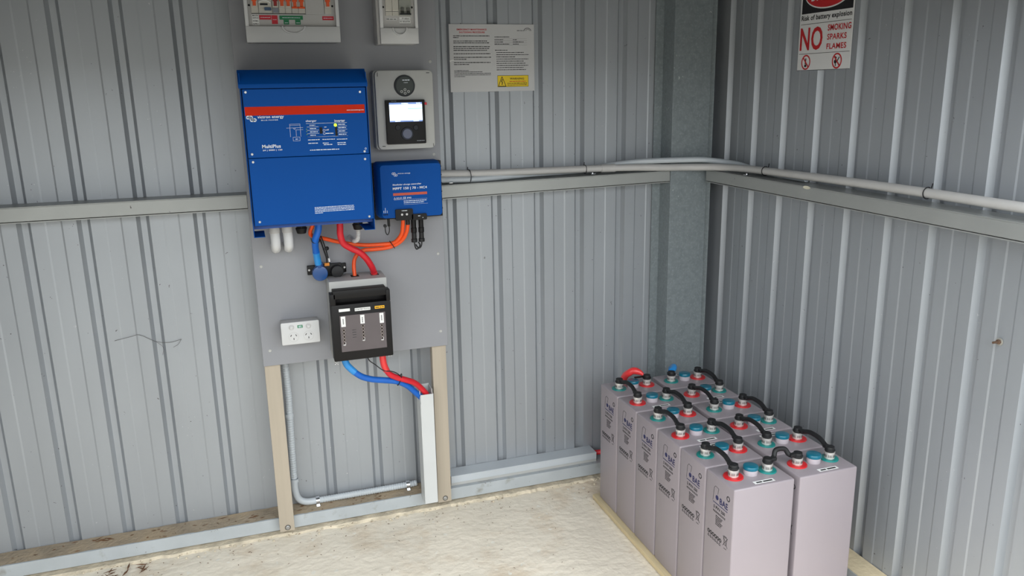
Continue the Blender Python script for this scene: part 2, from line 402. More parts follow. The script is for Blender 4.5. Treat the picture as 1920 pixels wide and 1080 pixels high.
def rail(name, label, x0, x1, dirt=True):
    t = thing(name, label, 'rail', (x0, -.085, .012))
    M().prism([(-.085, .0135), (-.085, .0585), (-.002, .0585), (-.002, .0555), (-.082, .0555), (-.082, .0165), (-.06, .0165), (-.06, .0135)], 'x', x0, x1).build('rail_channel', RAIL, t, bevel=.0008, seg=1)
    mb = M(); n = 90; V = []; rq = random.Random(9)
    for i in range(n + 1):
        x = x0 + (x1 - x0) * i / n; e = rq.uniform(-.004, .004); h = rq.uniform(-.0015, .0015)
        V += [(x, -.104 + e, -.006), (x, -.097 + e, .004 + h), (x, -.060, .0065 + h), (x, -.060, -.006)]
    mb.add(V, [(i * 4 + k, i * 4 + k + 1, (i + 1) * 4 + k + 1, (i + 1) * 4 + k) for i in range(n) for k in range(3)])
    mb.build('mortar_bed', mat('crumbled_mortar', (206, 194, 172), .95, var=.25, scale=20, bump=.5, bscale=80), t)
    M().box(x0, x1, -.058, -.002, -.005, .0555).build('packing', DIRT, t)
    if dirt:
        m = M(); n = 120; V = []; rr = random.Random(5)
        for i in range(n + 1):
            x = x0 + (x1 - x0) * i / n
            for k, yy in enumerate((-.0015, -.03, -.058, -.076 - rr.uniform(0, .006))):
                V.append((x, yy, .0586 + (0.0025 if k == 0 else .0018 if k == 1 else .0012 if k == 2 else 0) * rr.uniform(.4, 1.2)))
        m.add(V, [(i * 4 + k, i * 4 + k + 1, (i + 1) * 4 + k + 1, (i + 1) * 4 + k) for i in range(n) for k in range(3)])
        m.build('dirt_layer', DIRT, t, kind='stuff', label='brown dirt settled on top of the rail')
    return t
rail('bottom_rail', 'steel bottom rail along foot of back wall, dirty on top', -3.58, -.5125)
rail('bottom_rail', 'clean steel bottom rail carrying grey trunking beside batteries', -.5125, .36, dirt=False)
t = thing('bottom_rail', 'dirt-covered bottom rail at foot of right wall beside batteries', 'rail', (.498, -1, .012))
M().prism([(.498, .0135), (.498, .0585), (.578, .0585), (.578, .0555), (.501, .0555), (.501, .0135)], 'y', -.11, OPEN_Y).build('rail_channel', RAIL, t)
M().box(.503, .578, -.11, OPEN_Y, -.005, .0555).build('packing', DIRT, t)
M().box(.5, .5785, -.115, OPEN_Y, .0585, .0605).build('dirt_layer', mat('cream_dust', (206, 190, 158), .95, var=.1, scale=10, bump=.3, bscale=60), t, kind='stuff')

t = thing('corner_post', 'spangled galvanised steel channel post standing in shed corner', 'post', (.44, -.08, 0))
M().prism([(.365, -.004), (.365, -.087), (.517, -.087), (.517, -.084), (.368, -.084), (.368, -.004)], 'z', -.003, CEIL).build('post_web', GALV, t, bevel=.001, seg=1)
M().prism([(.333, -.004), (.333, -.008), (.365, -.008), (.365, -.004)], 'z', -.003, CEIL).build('back_flange', GALV, t)
M().prism([(.517, -.0845), (.517, -.087), (.5245, -.100), (.5265, -.099)], 'z', -.003, CEIL).build('side_lip', GALV, t, bevel=.001, seg=1)

# ================================================================ EQUIPMENT BOARD
BX0, BX1, BZ0, BY = -1.118, -.508, .628, -.135
for lx0, lx1, w, zb in ((-1.1125, -1.0635, 'left', .0245), (-.5585, -.5095, 'right', .0295)):
    t = thing('timber_leg', 'cream primed timber batten under %s side of grey board' % w, 'batten', ((lx0 + lx1) / 2, -.1, zb), 'battens carrying the grey board')
    M().hexa([(lx0 - .0045, -.12, zb), (lx1 - .0045, -.12, zb), (lx1 - .0045, -.0865, zb), (lx0 - .0045, -.0865, zb)],
             [(lx0, -.12, 1.93), (lx1, -.12, 1.93), (lx1, -.0865, 1.93), (lx0, -.0865, 1.93)]).build('batten', TIMBER, t, bevel=.0012)
    cx = -1.0905 if w == 'left' else -.5365; cz = .0385 if w == 'left' else .0440
    sc = M(); sc.cyl((cx, -.12, cz), (0, -1, 0), .0078, .0012); sc.cyl((cx, -.1212, cz), (0, -1, 0), .0048, .0035, seg=6)
    sc.build('hex_screw', SCREW, t, bevel=.0004, seg=1)
    rg = M(); rg.ring((cx, -.12, cz), (0, -1, 0), .0076, .0095, .0009); rg.build('rubber_washer', BLKR, t)
t = thing('equipment_board', 'tall grey painted board carrying all the electrical equipment', 'board', ((BX0 + BX1) / 2, BY, BZ0))
M().box(BX0, BX1, BY, -.1205, BZ0, 1.95).build('board_panel', BOARD, t, bevel=.0008, seg=1)
for x, z in ((-.5297, .9515), (-.5315, .6811), (-1.094, .6792), (-1.0965, .9561), (-.53, 1.28), (-.53, 1.57)):
    M().cyl((x, BY, z), (0, -1, 0), .0052, .0012, 14, r2=.004).build('screw_cap', PLG, t)

# ---------------------------------------------------------------- inverter
t = thing('inverter', 'large blue wall-mounted inverter charger with orange-red stripe', 'inverter', (-.942, -.27, 1.094))
X0, X1 = -1.1095, -.7745
m = M(); m.box(X0, X0 + .002, -.408, BY - .0005, 1.094, 1.535); m.box(X1 - .002, X1, -.408, BY - .0005, 1.094, 1.535)
m.box(X0, X1, -.15, BY - .0005, 1.112, 1.54); m.box(X0, X0 + .03, -.408, -.30, 1.094, 1.096); m.box(X1 - .03, X1, -.408, -.30, 1.094, 1.096)
m.build('chassis', BLUE, t, bevel=.0006, seg=1)
M().box(X0 + .0025, X1 - .0025, -.385, -.151, 1.114, 1.53).build('inner_case', BLUEDK, t)
M().box(-1.1045, -.7790, -.41, -.39, 1.3125, 1.4935).build('upper_cover', BLUE, t, bevel=.001, seg=1)
M().box(-1.1045, -.7775, -.41, -.39, 1.1265, 1.3110).build('lower_cover', BLUE, t, bevel=.001, seg=1)
M().prism([(-.4135, 1.4955), (-.4135, 1.5065), (-.372, 1.5440), (BY - .0005, 1.546), (BY - .0005, 1.541), (-.374, 1.539), (-.4105, 1.505), (-.4105, 1.4955)], 'x', -1.113, -.7725).build('hood', BLUE, t, bevel=.0008, seg=1)
fc = front(-.41)
m = M(); fc.quad(m, -1.1025, -.7840, 1.4240, 1.4335)
m = M(); m.hexa([fc.P(-1.1025, 1.4355, -.0002), fc.P(-1.1025, 1.4508, -.0002), fc.P(-.7835, 1.4445, -.0002), fc.P(-.7835, 1.4240, -.0002)],
                [fc.P(-1.1025, 1.4315, .0005), fc.P(-1.1025, 1.4508, .0005), fc.P(-.7835, 1.4445, .0005), fc.P(-.7835, 1.4240, .0005)])
m = M(); fc.quad(m, -1.1022, -.7842, 1.4245, 1.4475); st = m.build('orange_stripe', ORANGE_ST, t)
m = M(); fs = front(-.4105); fs.text(m, 'www.victronenergy.com', -.834, -.7868, 1.4305, 1.4345, .0003); m.build('stripe_lettering', PRINTW, st)
m = M()
# maker's emblem: two rows of linked rounded lozenges
for k, (ax, az) in enumerate([(-1.0950, 1.4200), (-1.0885, 1.4200), (-1.0860, 1.4130), (-1.0795, 1.4130)]):
    fc.circle(m, ax, az, .0042, .0030, seg=14, ry=.0034)
fc.quad(m, -1.098, -1.085, 1.4235, 1.4248); fc.quad(m, -1.089, -1.077, 1.4085, 1.4098)
fc.text(m, 'victron energy', -1.0715, -1.0030, 1.4145, 1.4240)
fc.text(m, 'BLUE POWER', -1.0625, -1.0180, 1.4105, 1.4132)
m.build('maker_lettering', PRINTW, t); m = M()
fc.text(m, 'charger', -.9463, -.9174, 1.4025, 1.4095); fc.text(m, 'inverter', -.8693, -.8406, 1.4015, 1.4085)
fc.text(m, 'MultiPlus', -1.0662, -1.0176, 1.3375, 1.3468)
fc.text(m, '24 | 5000 | 120', -1.0657, -1.0143, 1.3290, 1.3340)
fc.quad(m, -.9462, -.8357, 1.3993, 1.4000)
for k in range(4):
    z = 1.3905 - .009 * k
    fc.quad(m, -.9445, -.9130, z - .0005, z + .0002); fc.words(m, -.937, -.922 + .003 * (k % 3), z + .0045, .0022, k)
    fc.quad(m, -.862, -.8360, z - .0005, z + .0002); fc.words(m, -.8600, -.841 + .002 * (k % 2), z + .0045, .0022, k + 9)
fc.quad(m, -.9445, -.8350, 1.3630, 1.3635)
fc.text(m, 'on', -.8985, -.892, 1.3875, 1.3900); fc.text(m, 'off', -.8945, -.886, 1.3795, 1.3830)
fc.circle(m, -.8990, 1.3800, .003, .0008, seg=10); fc.circle(m, -.8990, 1.3715, .003, .0008, seg=10); fc.words(m, -.895, -.874, 1.3715, .0022, 4)
for a0, a1, b in ((-.944, -.9127, 1.3556), (-.9052, -.8711, 1.3556), (-.866, -.8375, 1.3548), (-.944, -.9183, 1.3464), (-.905, -.8893, 1.3456),
                  (-.9025, -.8796, 1.3412), (-.8654, -.8423, 1.3452), (-.8650, -.8414, 1.3402)):
    fc.words(m, a0, a1, b, .0022, int(a0 * -1e4))
fc.words(m, -.9411, -.8613, 1.3278, .0024, 5)
m.build('legend_lettering', PRINTW, t); m = M()
for z in (1.1685, 1.1645, 1.1605, 1.1565): fc.words(m, -.9404, -.8305, z, .0017, int(z * 1e4))
fc.words(m, -.9404, -.9180, 1.1525, .0017, 8)
m.build('fine_print', PRINTW, t); m = M()
# circuit sketch
fc.quad(m, -.990, -.962, 1.3990, 1.3996); fc.quad(m, -.990, -.962, 1.3955, 1.3960); fc.quad(m, -.9988, -.955, 1.3890, 1.3896); fc.quad(m, -.976, -.955, 1.3835, 1.3840)
fc.quad(m, -.990, -.9894, 1.3650, 1.3996); fc.quad(m, -.9626, -.962, 1.3650, 1.3996); fc.quad(m, -.9835, -.9650, 1.3540, 1.3546); fc.quad(m, -.9835, -.9650, 1.3640, 1.3646)
fc.quad(m, -.9835, -.9829, 1.3540, 1.3646); fc.quad(m, -.9656, -.965, 1.3540, 1.3646); fc.words(m, -.9770, -.9700, 1.3590, .0018, 3)
fc.stroke(m, -.981, 1.3885, -.978, 1.3855, .0008); fc.stroke(m, -.975, 1.3885, -.978, 1.3855, .0008); fc.stroke(m, -.974, 1.3830, -.974, 1.3660, .0006)
m.build('circuit_sketch', PRINTW, t)
m = M()
for x, z in ((-1.0959, 1.4856), (-.7945, 1.4812), (-1.0939, 1.3227), (-.7916, 1.3185), (-1.0934, 1.3017), (-.7916, 1.2971), (-1.0907, 1.1377), (-.7895, 1.1334)):
    s_ = M(); s_.cyl((x, -.41, z), (0, -1, 0), .0038, .0016, 14, r2=.003); s_.box(x - .003, x + .003, -.4120, -.4112, z - .0005, z + .0005)
    s_.build('cover_screw', SCREW, t)
m = M(); fc.disc(m, -.8675, 1.3935, .0042, .002); m.build('green_lamp', LEDG, t, label='lit yellow-green lamp')
m = M(); fc.quad(m, -.8690, -.8630, 1.3640, 1.3885); m.build('lamp_window', DARKHOLE, t)
m = M(); fc.quad(m, -.911, -.9035, 1.3715, 1.3885, .0015); m.build('rocker_switch', DARKHOLE, t)
m = M()
for z in (1.3845, 1.3785, 1.3705): fc.disc(m, -.9455, z, .0014, .0008, 10)
m.build('small_green_lamps', mat('dim_green_lamp', (90, 150, 60), .3, var=.05, scale=40), t)
m = M(); fc.circle(m, -.7880, 1.3262, .0022, .001, seg=10); m.build('small_ring_mark', PRINTW, t)

# glands and conduits under the inverter
for i, (x, lab) in enumerate(((-1.0500, 'white plastic conduit elbow under inverter, leftmost'), (-1.0130, 'white plastic conduit elbow under inverter, next to black gland'))):
    t = thing('conduit_elbow', lab, 'conduit', (x, -.25, 1.1), 'white conduit elbows under the inverter')
    M().tube([(x, -.25, 1.090), (x + .001, -.25, 1.06), (x + .001, -.245, 1.037), (x + .001, -.215, 1.024), (x + .001, -.17, 1.022), (x + .001, BY - .001, 1.022)], .0140, seg=20).build('elbow_pipe', PLW, t)
    m = M(); m.cyl((x, -.25, 1.078), (0, 0, 1), .0155, .036, 24); m.build('adaptor', PLW2, t, bevel=.001)
for x, r, lab in ((-.972, .0175, 'black cable gland under inverter beside the white elbows'), (-.803, .0175, 'black cable gland holding white corrugated stub under inverter')):
    t = thing('cable_gland', lab, 'gland', (x, -.25, 1.1))
    m = M(); m.cyl((x, -.25, 1.088), (0, 0, 1), r * .9, .026, 6); m.build('gland_body', BLK, t, bevel=.001)
    m = M(); m.cyl((x, -.25, 1.0715), (0, 0, 1), r * .75, .017, 20, r2=r); m.build('gland_nut', BLK, t, bevel=.0015)
m = M(); m.tube([(-.8035, -.25, 1.073), (-.8040, -.25, 1.055), (-.807, -.247, 1.040), (-.814, -.22, 1.031), (-.816, -.17, 1.030), (-.816, BY - .001, 1.030)], .007, seg=14, sub=12,
                 rfun=lambda i, n: .0072 if i % 2 else .0062)
tag(m.build('corrugated_stub', PLW2), 'short white corrugated conduit curling behind the red cable', 'conduit')

# ---------------------------------------------------------------- charge controller
t = thing('charge_controller', 'smaller blue solar charge controller right of inverter', 'controller', (-.63, -.18, 1.09))
m = M(); m.box(-.7345, -.5155, -.165, BY - .0005, 1.083, 1.262)
for k in range(6): m.box(-.7345 + .0, -.5165, -.175, -.165, 1.108 + k * .027, 1.112 + k * .027)
m.build('heat_sink', BLK, t)
A = rrect(-.7345, -.5300, 1.0945, 1.2685, .012); Bq = rrect(-.7225, -.5320, 1.0960, 1.2600, .010)
m = M(); m.v = []; n = len(A)
ring = [[(p[0], -.172, p[1]) for p in A], [(p[0], -.205, p[1]) for p in A], [(p[0] * .5 + q[0] * .5, -.222, p[1] * .5 + q[1] * .5) for p, q in zip(A, Bq)], [(q[0], -.23, q[1]) for q in Bq]]
VV = [p for r_ in ring for p in r_]
FF = [tuple(range(n)), tuple(range(3 * n, 4 * n))] + [(k * n + i, k * n + (i + 1) % n, (k + 1) * n + (i + 1) % n, (k + 1) * n + i) for k in range(3) for i in range(n)]
m.add(VV, FF); m.build('cover', BLUE, t)
fc = front(-.23); m = M()
for ax, az in ((-.6835, 1.2335), (-.6790, 1.2335), (-.6775, 1.2285), (-.6730, 1.2285)): fc.circle(m, ax, az, .003, .0012, seg=12)
fc.text(m, 'victron energy', -.6689, -.6291, 1.2310, 1.2350)
fc.text(m, 'BlueSolar charge controller', -.6859, -.5959, 1.1955, 1.2015)
fc.text(m, 'MPPT 150 | 70 - MC4', -.6864, -.5785, 1.1810, 1.1910)
fc.stroke(m, -.6848, 1.1535, -.6820, 1.1600, .0008); fc.stroke(m, -.6792, 1.1535, -.6820, 1.1600, .0008); fc.quad(m, -.6848, -.6792, 1.1535, 1.1542)
for a in (-.6745, -.6690): fc.circle(m, a, 1.1565, .0026, .0007, seg=10)
fc.stroke(m, -.6645, 1.1535, -.6620, 1.1600, .0008); fc.stroke(m, -.6595, 1.1535, -.6620, 1.1600, .0008)
fc.text(m, 'CE', -.6560, -.6470, 1.1540, 1.1600); fc.text(m, 'IP43', -.6430, -.6300, 1.1545, 1.1590)
fc.quad(m, -.6844, -.5790, 1.1518, 1.1522); fc.quad(m, -.6540, -.5775, 1.1358, 1.1362)
fc.words(m, -.6540, -.5813, 1.1470, .0022, 1); fc.words(m, -.6540, -.5900, 1.1415, .0022, 2)
for a, b1 in ((-.7180, 1.1205), (-.7130, 1.1290), (-.7075, 1.1205)): fc.quad(m, a - .0006, a + .0006, 1.1130, b1)
m.build('white_lettering', PRINTW, t)
m = M(); fc.quad(m, -.6862, -.5788, 1.1650, 1.1730); m.build('orange_stripe', mat('dull_orange_stripe', (190, 76, 50), .5, var=.02, scale=9), t)
m = M(); [fc.disc(m, a, 1.1075, .0020, .0012, 12) for a in (-.7180, -.7130, -.7075)]; m.build('indicator_lamps', DARKHOLE, t)
m = M(); m.prism(rrect(-.6828, -.6275, 1.0875, 1.1225, .004), 'y', -.236, -.185); m.prism(rrect(-.632, -.5835, 1.0855, 1.1050, .004), 'y', -.236, -.185)
tcv = m.build('terminal_cover', BLK, t)
for x in (-.6627, -.6475):
    s_ = M(); s_.cyl((x, -.236, 1.106), (0, -1, 0), .0042, .0016, 14, r2=.0034); s_.build('terminal_screw', SCREW, tcv)
m = M(); front(-.2362).words(m, -.6630, -.6460, 1.1178, .0022, 2); front(-.2362).words(m, -.612, -.605, 1.0985, .002, 3); front(-.2362).quad(m, -.598, -.5955, 1.0915, 1.0935); m.build('cover_lettering', PRINTW, tcv)
for k, (x, lab) in enumerate(((-.6205, 'black plug connector under controller, left one of the pair'), (-.5965, 'black plug connector under controller, right one of the pair'))):
    t = thing('plug_connector', lab, 'connector', (x, -.2, 1.085), 'solar plug connectors under the charge controller')
    m = M(); m.tube([(x, -.2, 1.088), (x, -.2, 1.055)], .0080, seg=14); m.tube([(x, -.2, 1.056), (x, -.2, 1.040)], .0092, seg=14); m.build('socket_body', BLK, t, bevel=.0008, seg=1)
    m = M(); m.tube([(x, -.2, 1.040), (x, -.2, 1.020)], .0078, seg=14); m.tube([(x, -.2, 1.020), (x, -.2, 1.009)], .0100, seg=8); m.build('plug_body', BLKR, t, bevel=.0008, seg=1)
m = M(); m.tube([(-.6205, -.2, 1.010), (-.6190, -.2, .995), (-.6150, -.2, .986), (-.6080, -.205, .990), (-.604, -.205, 1.000), (-.608, -.2, 1.008)], .0022, seg=8)
m.tube([(-.5965, -.2, 1.010), (-.598, -.2, .997), (-.604, -.2, .989), (-.611, -.2, .992), (-.6150, -.195, 1.0)], .0022, seg=8)
tag(m.build('plug_lead', BLKR), 'thin black lead looped between the two plug connectors', 'cable')
t = thing('dust_plug', 'small black dust plug on strap under the charge controller', 'plug', (-.702, -.2, 1.08))
m = M(); m.box(-.7035, -.6965, -.206, -.195, 1.066, 1.094); m.build('plug_body', BLK, t, bevel=.0008)
m = M(); m.tube([(-.6990, -.2, 1.067), (-.6995, -.2, 1.050), (-.7055, -.2, 1.0390), (-.7110, -.2, 1.048), (-.7120, -.2, 1.066)], .0016, seg=8); m.build('strap', BLKR, t)
m = M(); m.cyl((-.7120, -.205, 1.068), (0, 1, 0), .0052, .009, 14); m.build('cap', BLKR, t, bevel=.001)

# ---------------------------------------------------------------- monitor box with gauge and display
t = thing('monitor_box', 'pale grey wall box right of inverter holding two monitors', 'box', (-.63, -.17, 1.305))
m = M(); m.prism(rrect(-.7225, -.5425, 1.3045, 1.5440, .012), 'y', -.186, BY - .0005); m.build('box_base', PLG, t, bevel=.0015)
m = M(); m.prism(rrect(-.7185, -.5400, 1.3060, 1.5425, .014), 'y', -.205, -.188); m.build('box_lid', PLG, t, bevel=.002)
fc = front(-.205); m = M()
fc.quad(m, -.7112, -.7095, 1.5250, 1.5370); fc.quad(m, -.5600, -.5500, 1.5335, 1.5352); fc.quad(m, -.7070, -.6970, 1.3155, 1.3172); fc.quad(m, -.5465, -.5450, 1.3100, 1.3200)
m.build('lid_screw_slots', DARKHOLE, t)
t = thing('battery_monitor', 'round dark battery gauge with four buttons in monitor box lid', 'gauge', (-.630, -.205, 1.497))
m = M(); m.cyl((-.6292, -.2052, 1.4968), (0, -1, 0), .0325, .0045, 40, r2=.0310); m.build('bezel', GREYD, t)
m = M(); m.cyl((-.6292, -.2098, 1.4968), (0, -1, 0), .0270, .0012, 40); m.build('dial_glass', LCD, t)
m = M(); fg = front(-.211); fg.words(m, -.636, -.614, 1.5135, .0026, 4); fg.words(m, -.632, -.620, 1.5060, .0014, 6); m.build('gauge_lettering', PRINTW, t)
for dx, dz in ((-.0105, -.0172), (.0105, -.0172), (0, -.0115), (0, -.0225)):
    m = M(); m.ring((-.6292 + dx, -.2108, 1.4968 + dz), (0, -1, 0), .0024, .0040, .0014, 16); m.build('button', PLG, t)
t = thing('control_display', 'black square control panel with brightly lit screen', 'display', (-.632, -.205, 1.321))
m = M(); m.prism(rrect(-.6930, -.5715, 1.3220, 1.4550, .003), 'y', -.220, -.2052); m.build('display_case', BLK, t, bevel=.001)
fc = front(-.220); m = M(); fc.quad(m, -.6820, -.5805, 1.3895, 1.4470, .0006); m.build('screen', SCREEN, t, label='lit white screen')
fc2 = front(-.2206); m = M(); fc2.quad(m, -.6820, -.5805, 1.4415, 1.4470, .0003); fc2.quad(m, -.6820, -.5805, 1.3895, 1.3935, .0003); m.build('screen_bars', SCRB, t)
m = M(); fc2.quad(m, -.6260, -.5810, 1.4275, 1.4300, .0003); m.build('screen_green_bar', SCRG, t)
m = M(); fq = front(-.2209); fq.words(m, -.644, -.624, 1.4445, .0026, 2, .0003); fq.words(m, -.598, -.586, 1.4445, .0026, 3, .0003); fq.words(m, -.666, -.650, 1.3915, .0022, 5, .0003); fq.words(m, -.609, -.592, 1.3915, .0022, 6, .0003)
m.build('screen_lettering', SCREEN, t)
m = M(); fc.text(m, 'victron energy', -.6760, -.6600, 1.4500, 1.4525); fc.words(m, -.601, -.577, 1.3310, .0018, 7)
m.build('case_lettering', mat('grey_print', (150, 154, 160), .5), t)
for x, z, r in ((-.6587, 1.3727, .0085), (-.6027, 1.3709, .0085)):
    m = M(); m.cyl((x, -.2202, z), (0, -1, 0), r, .002, 24, r2=r * .85); m.build('button', GREYD, t)
m = M(); m.cyl((-.6303, -.2202, 1.3530), (0, -1, 0), .0205, .0015, 32, r2=.019); m.build('dial_ring', GREYD, t)
m = M(); m.cyl((-.6303, -.2217, 1.3530), (0, -1, 0), .0155, .0018, 32, r2=.014); m.build('dial_button', mat('slate_plastic', (84, 90, 112), .3, var=.05, scale=60), t)
m = M(); m.prism(rrect(-.5725, -.5655, 1.4385, 1.4465, .002), 'y', -.2225, -.2055); m.build('red_tag', REDL, t)

# ---------------------------------------------------------------- distribution board and isolator box
def toggle(m, x, z, w=.0075, h=.014):
    m.prism([(-.205, z), (-.2135, z + .001), (-.2125, z + h * .45), (-.216, z + h), (-.205, z + h)], 'x', x - w / 2, x + w / 2)
t = thing('distribution_board', 'wide white circuit breaker enclosure at top of grey board', 'breaker box', (-.945, -.17, 1.622))
ZT = 1.86
m = M(); m.box(-1.0742, -.8160, -.20, BY - .0005, 1.6245, ZT); m.build('enclosure_base', PLW2, t, bevel=.002)
m = M()  # cover with a stepped-back window
m.box(-1.0768, -.8140, -.220, -.198, 1.6230, 1.6672); m.box(-1.0768, -1.0672, -.220, -.198, 1.6672, ZT); m.box(-.8240, -.8140, -.220, -.198, 1.6672, ZT)
m.box(-1.0672, -.8240, -.220, -.198, 1.815, ZT)
m.build('front_cover', PLW, t, bevel=.0012)
m = M(); m.box(-1.067, -.8242, -.2050, -.199, 1.6674, 1.8148); m.build('inner_panel', PLW2, t)
fc = front(-.205)
m = M(); fl_ = front(-.220)
for k in range(16):
    t0, t1 = math.pi + math.pi * k / 16, math.pi + math.pi * (k + 1) / 16
    m.prism([(-.9455 + .0335 * math.cos(t0), 1.6672 + .0215 * math.sin(t0)), (-.9455 + .0335 * math.cos(t1), 1.6672 + .0215 * math.sin(t1)),
             (-.9455 + .0290 * math.cos(t1), 1.6672 + .0180 * math.sin(t1)), (-.9455 + .0290 * math.cos(t0), 1.6672 + .0180 * math.sin(t0))], 'y', -.2262, -.2195)
m.build('finger_latch', PLW, t)
for x in (-1.0625, -.8305):
    m = M(); m.cyl((x, -.2052, 1.7250), (0, -1, 0), .0030, .0006, 14); m.build('screw_hole', DARKHOLE, t)
def breaker(parent, x0, x1, z0, z1, material=PLB):
    m = M(); m.prism([(-.2055, z0), (-.2095, z0), (-.2095, z0 + .012), (-.2125, z0 + .016), (-.2125, z1 - .016), (-.2095, z1 - .012), (-.2095, z1), (-.2055, z1)], 'x', x0 + .0003, x1 - .0003)
    return m.build('breaker', material, parent)
ZB = 1.7035
spec = [(-1.0575, -1.0380, 'o1'), (-1.0365, -1.0010, 'rcd'), (-.9990, -.9820, 'dr'), (-.9810, -.9640, 'o'), (-.9635, -.9465, 'o'), (-.9455, -.9280, 'ob'), (-.9275, -.9085, 'ob'), (-.8535, -.8345, 'o1')]
for x0, x1, k in spec:
    b = breaker(t, x0, x1, ZB, ZB + .080); xc = (x0 + x1) / 2
    zt_ = 1.7225 if k != 'ob' else 1.7215
    m = M()
    if k == 'rcd':
        m.prism(rrect(-1.0215, -1.0025, 1.7105, 1.7190, .002), 'y', -.2155, -.2090); m.build('test_lever', mat('slate_blue_plastic', (60, 86, 116), .4, var=.04, scale=30), b)
        m = M(); m.box(-1.0325, -1.0115, -.2140, -.2120, 1.7245, 1.7295); m.build('rating_window', GREYD, b)
        m = M()
        for q in range(10):
            a0 = math.pi * (.15 + .7 * q / 10); a1 = math.pi * (.15 + .7 * (q + 1) / 10)
            fr = front(-.2126); fr.stroke(m, -1.0200 + .0180 * math.cos(a0), 1.7255 + .0115 * math.sin(a0), -1.0200 + .0180 * math.cos(a1), 1.7255 + .0115 * math.sin(a1), .003, .002)
        m.build('white_lever', WHL, b)
    else:
        m.prism([(-.2095, zt_), (-.218, zt_ + .001), (-.2185, zt_ + .016), (-.2095, zt_ + .019)], 'x', xc - .0042, xc + .0042)
        m.prism([(-.2095, zt_ + .013), (-.217, zt_ + .013), (-.217, zt_ + .019), (-.2095, zt_ + .019)], 'x', xc - .0068, xc + .0068)
        m.build('toggle', REDT if k == 'dr' else ORT, b)
        if k == 'ob':
            m = M(); m.box(x0 + .0004, x1 - .0004, -.2145, -.2120, 1.7165, 1.7215); m.build('orange_bar', ORT, b)
        if k == 'dr':
            m = M(); m.box(x0 + .001, x1 - .001, -.2125, -.2096, 1.7045, 1.7180); m.build('grey_insert', mat('mid_grey_plastic', (130, 134, 142), .4, var=.03, scale=30), b)
m = M(); m.box(-.9075, -.8545, -.2090, -.2052, 1.7000, 1.785); m.build('blanking_plate', PLW2, t, bevel=.0006, seg=1)
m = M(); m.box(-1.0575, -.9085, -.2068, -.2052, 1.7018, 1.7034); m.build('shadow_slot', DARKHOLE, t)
fc = front(-.2052)
m = M(); fc.quad(m, -1.0568, -1.0385, 1.6710, 1.7000); wl = m.build('white_label', WHL, t)
m = M(); fw = front(-.2056)
for s_, z in (('MAIN', 1.6950), ('SWITCH', 1.6885), ('NORMAL', 1.6805), ('SUPPLY', 1.6725)): fw.text(m, s_, -1.0555, -1.0398, z, z + .0042, .0002)
m.build('label_lettering', PRINTK, wl)
for q in ((-1.0371, -1.0045, 1.6862, 1.6983), (-1.0035, -.9870, 1.6745, 1.6983), (-.8611, -.8286, 1.6860, 1.6968)):
    m = M(); fc.quad(m, *q); rl = m.build('red_label', REDL, t)
    m = M(); front(-.2056).words(m, q[0] + .003, q[1] - .003, (q[2] + q[3]) / 2, .0013, int(q[0] * -1e3), .0002); m.build('label_lettering', PRINTW, rl)
for q in ((-.9711, -.9560, 1.6735, 1.6863), (-.9387, -.9235, 1.6735, 1.6863), (-.9818, -.9163, 1.6865, 1.6978)):
    m = M(); fc.quad(m, *q); gl = m.build('green_label', GRNL, t)
m = M(); fw.words(m, -.9740, -.9240, 1.6920, .0015, 5, .0003); fw.words(m, -.968, -.959, 1.6780, .0015, 2, .0003); fw.words(m, -.936, -.926, 1.6780, .0015, 3, .0003); m.build('label_lettering', PRINTW, gl)

t = thing('isolator_box', 'small white two-way breaker enclosure beside the wide one', 'breaker box', (-.638, -.17, 1.619))
m = M(); m.box(-.7030, -.5830, -.200, BY - .0005, 1.6185, 1.83); m.build('enclosure_base', PLW2, t, bevel=.003)
m = M(); m.box(-.6952, -.5800, -.215, -.198, 1.6195, 1.6645); m.box(-.6952, -.6850, -.215, -.198, 1.6645, 1.83); m.box(-.5890, -.5800, -.215, -.198, 1.6645, 1.83); m.box(-.685, -.589, -.215, -.198, 1.80, 1.83)
m.build('front_cover', PLW, t, bevel=.0012)
m = M(); m.box(-.6849, -.5891, -.2030, -.199, 1.6646, 1.7999); m.build('inner_panel', PLW2, t)
m = M()
for k in range(14):
    t0, t1 = math.pi + math.pi * k / 14, math.pi + math.pi * (k + 1) / 14
    m.prism([(-.6370 + .0225 * math.cos(t0), 1.6648 + .0222 * math.sin(t0)), (-.6370 + .0225 * math.cos(t1), 1.6648 + .0222 * math.sin(t1)),
             (-.6370 + .0190 * math.cos(t1), 1.6648 + .0185 * math.sin(t1)), (-.6370 + .0190 * math.cos(t0), 1.6648 + .0185 * math.sin(t0))], 'y', -.2210, -.2145)
m.build('finger_latch', PLW, t)
for x in (-.6815, -.5950):
    m = M(); m.cyl((x, -.2032, 1.7245), (0, -1, 0), .0032, .0006, 14); m.build('screw_hole', DARKHOLE, t)
for x0, x1 in ((-.6750, -.6560), (-.6550, -.6370)):
    m = M(); m.prism([(-.2035, 1.7005), (-.2065, 1.7005), (-.2065, 1.712), (-.2095, 1.716), (-.2105, 1.74), (-.208, 1.78), (-.2035, 1.78)], 'x', x0, x1); b = m.build('fuse_holder', PLB, t)
    m = M(); m.box(x0, x1, -.2072, -.2064, 1.7118, 1.7128); m.build('groove', GREYD, b)
m = M(); m.prism([(-.2035, 1.7005), (-.2065, 1.7005), (-.2065, 1.712), (-.2095, 1.716), (-.2095, 1.78), (-.2035, 1.78)], 'x', -.6345, -.5985); b = m.build('breaker', mat('grey_breaker_plastic', (150, 152, 144), .4, var=.03, scale=20), t)
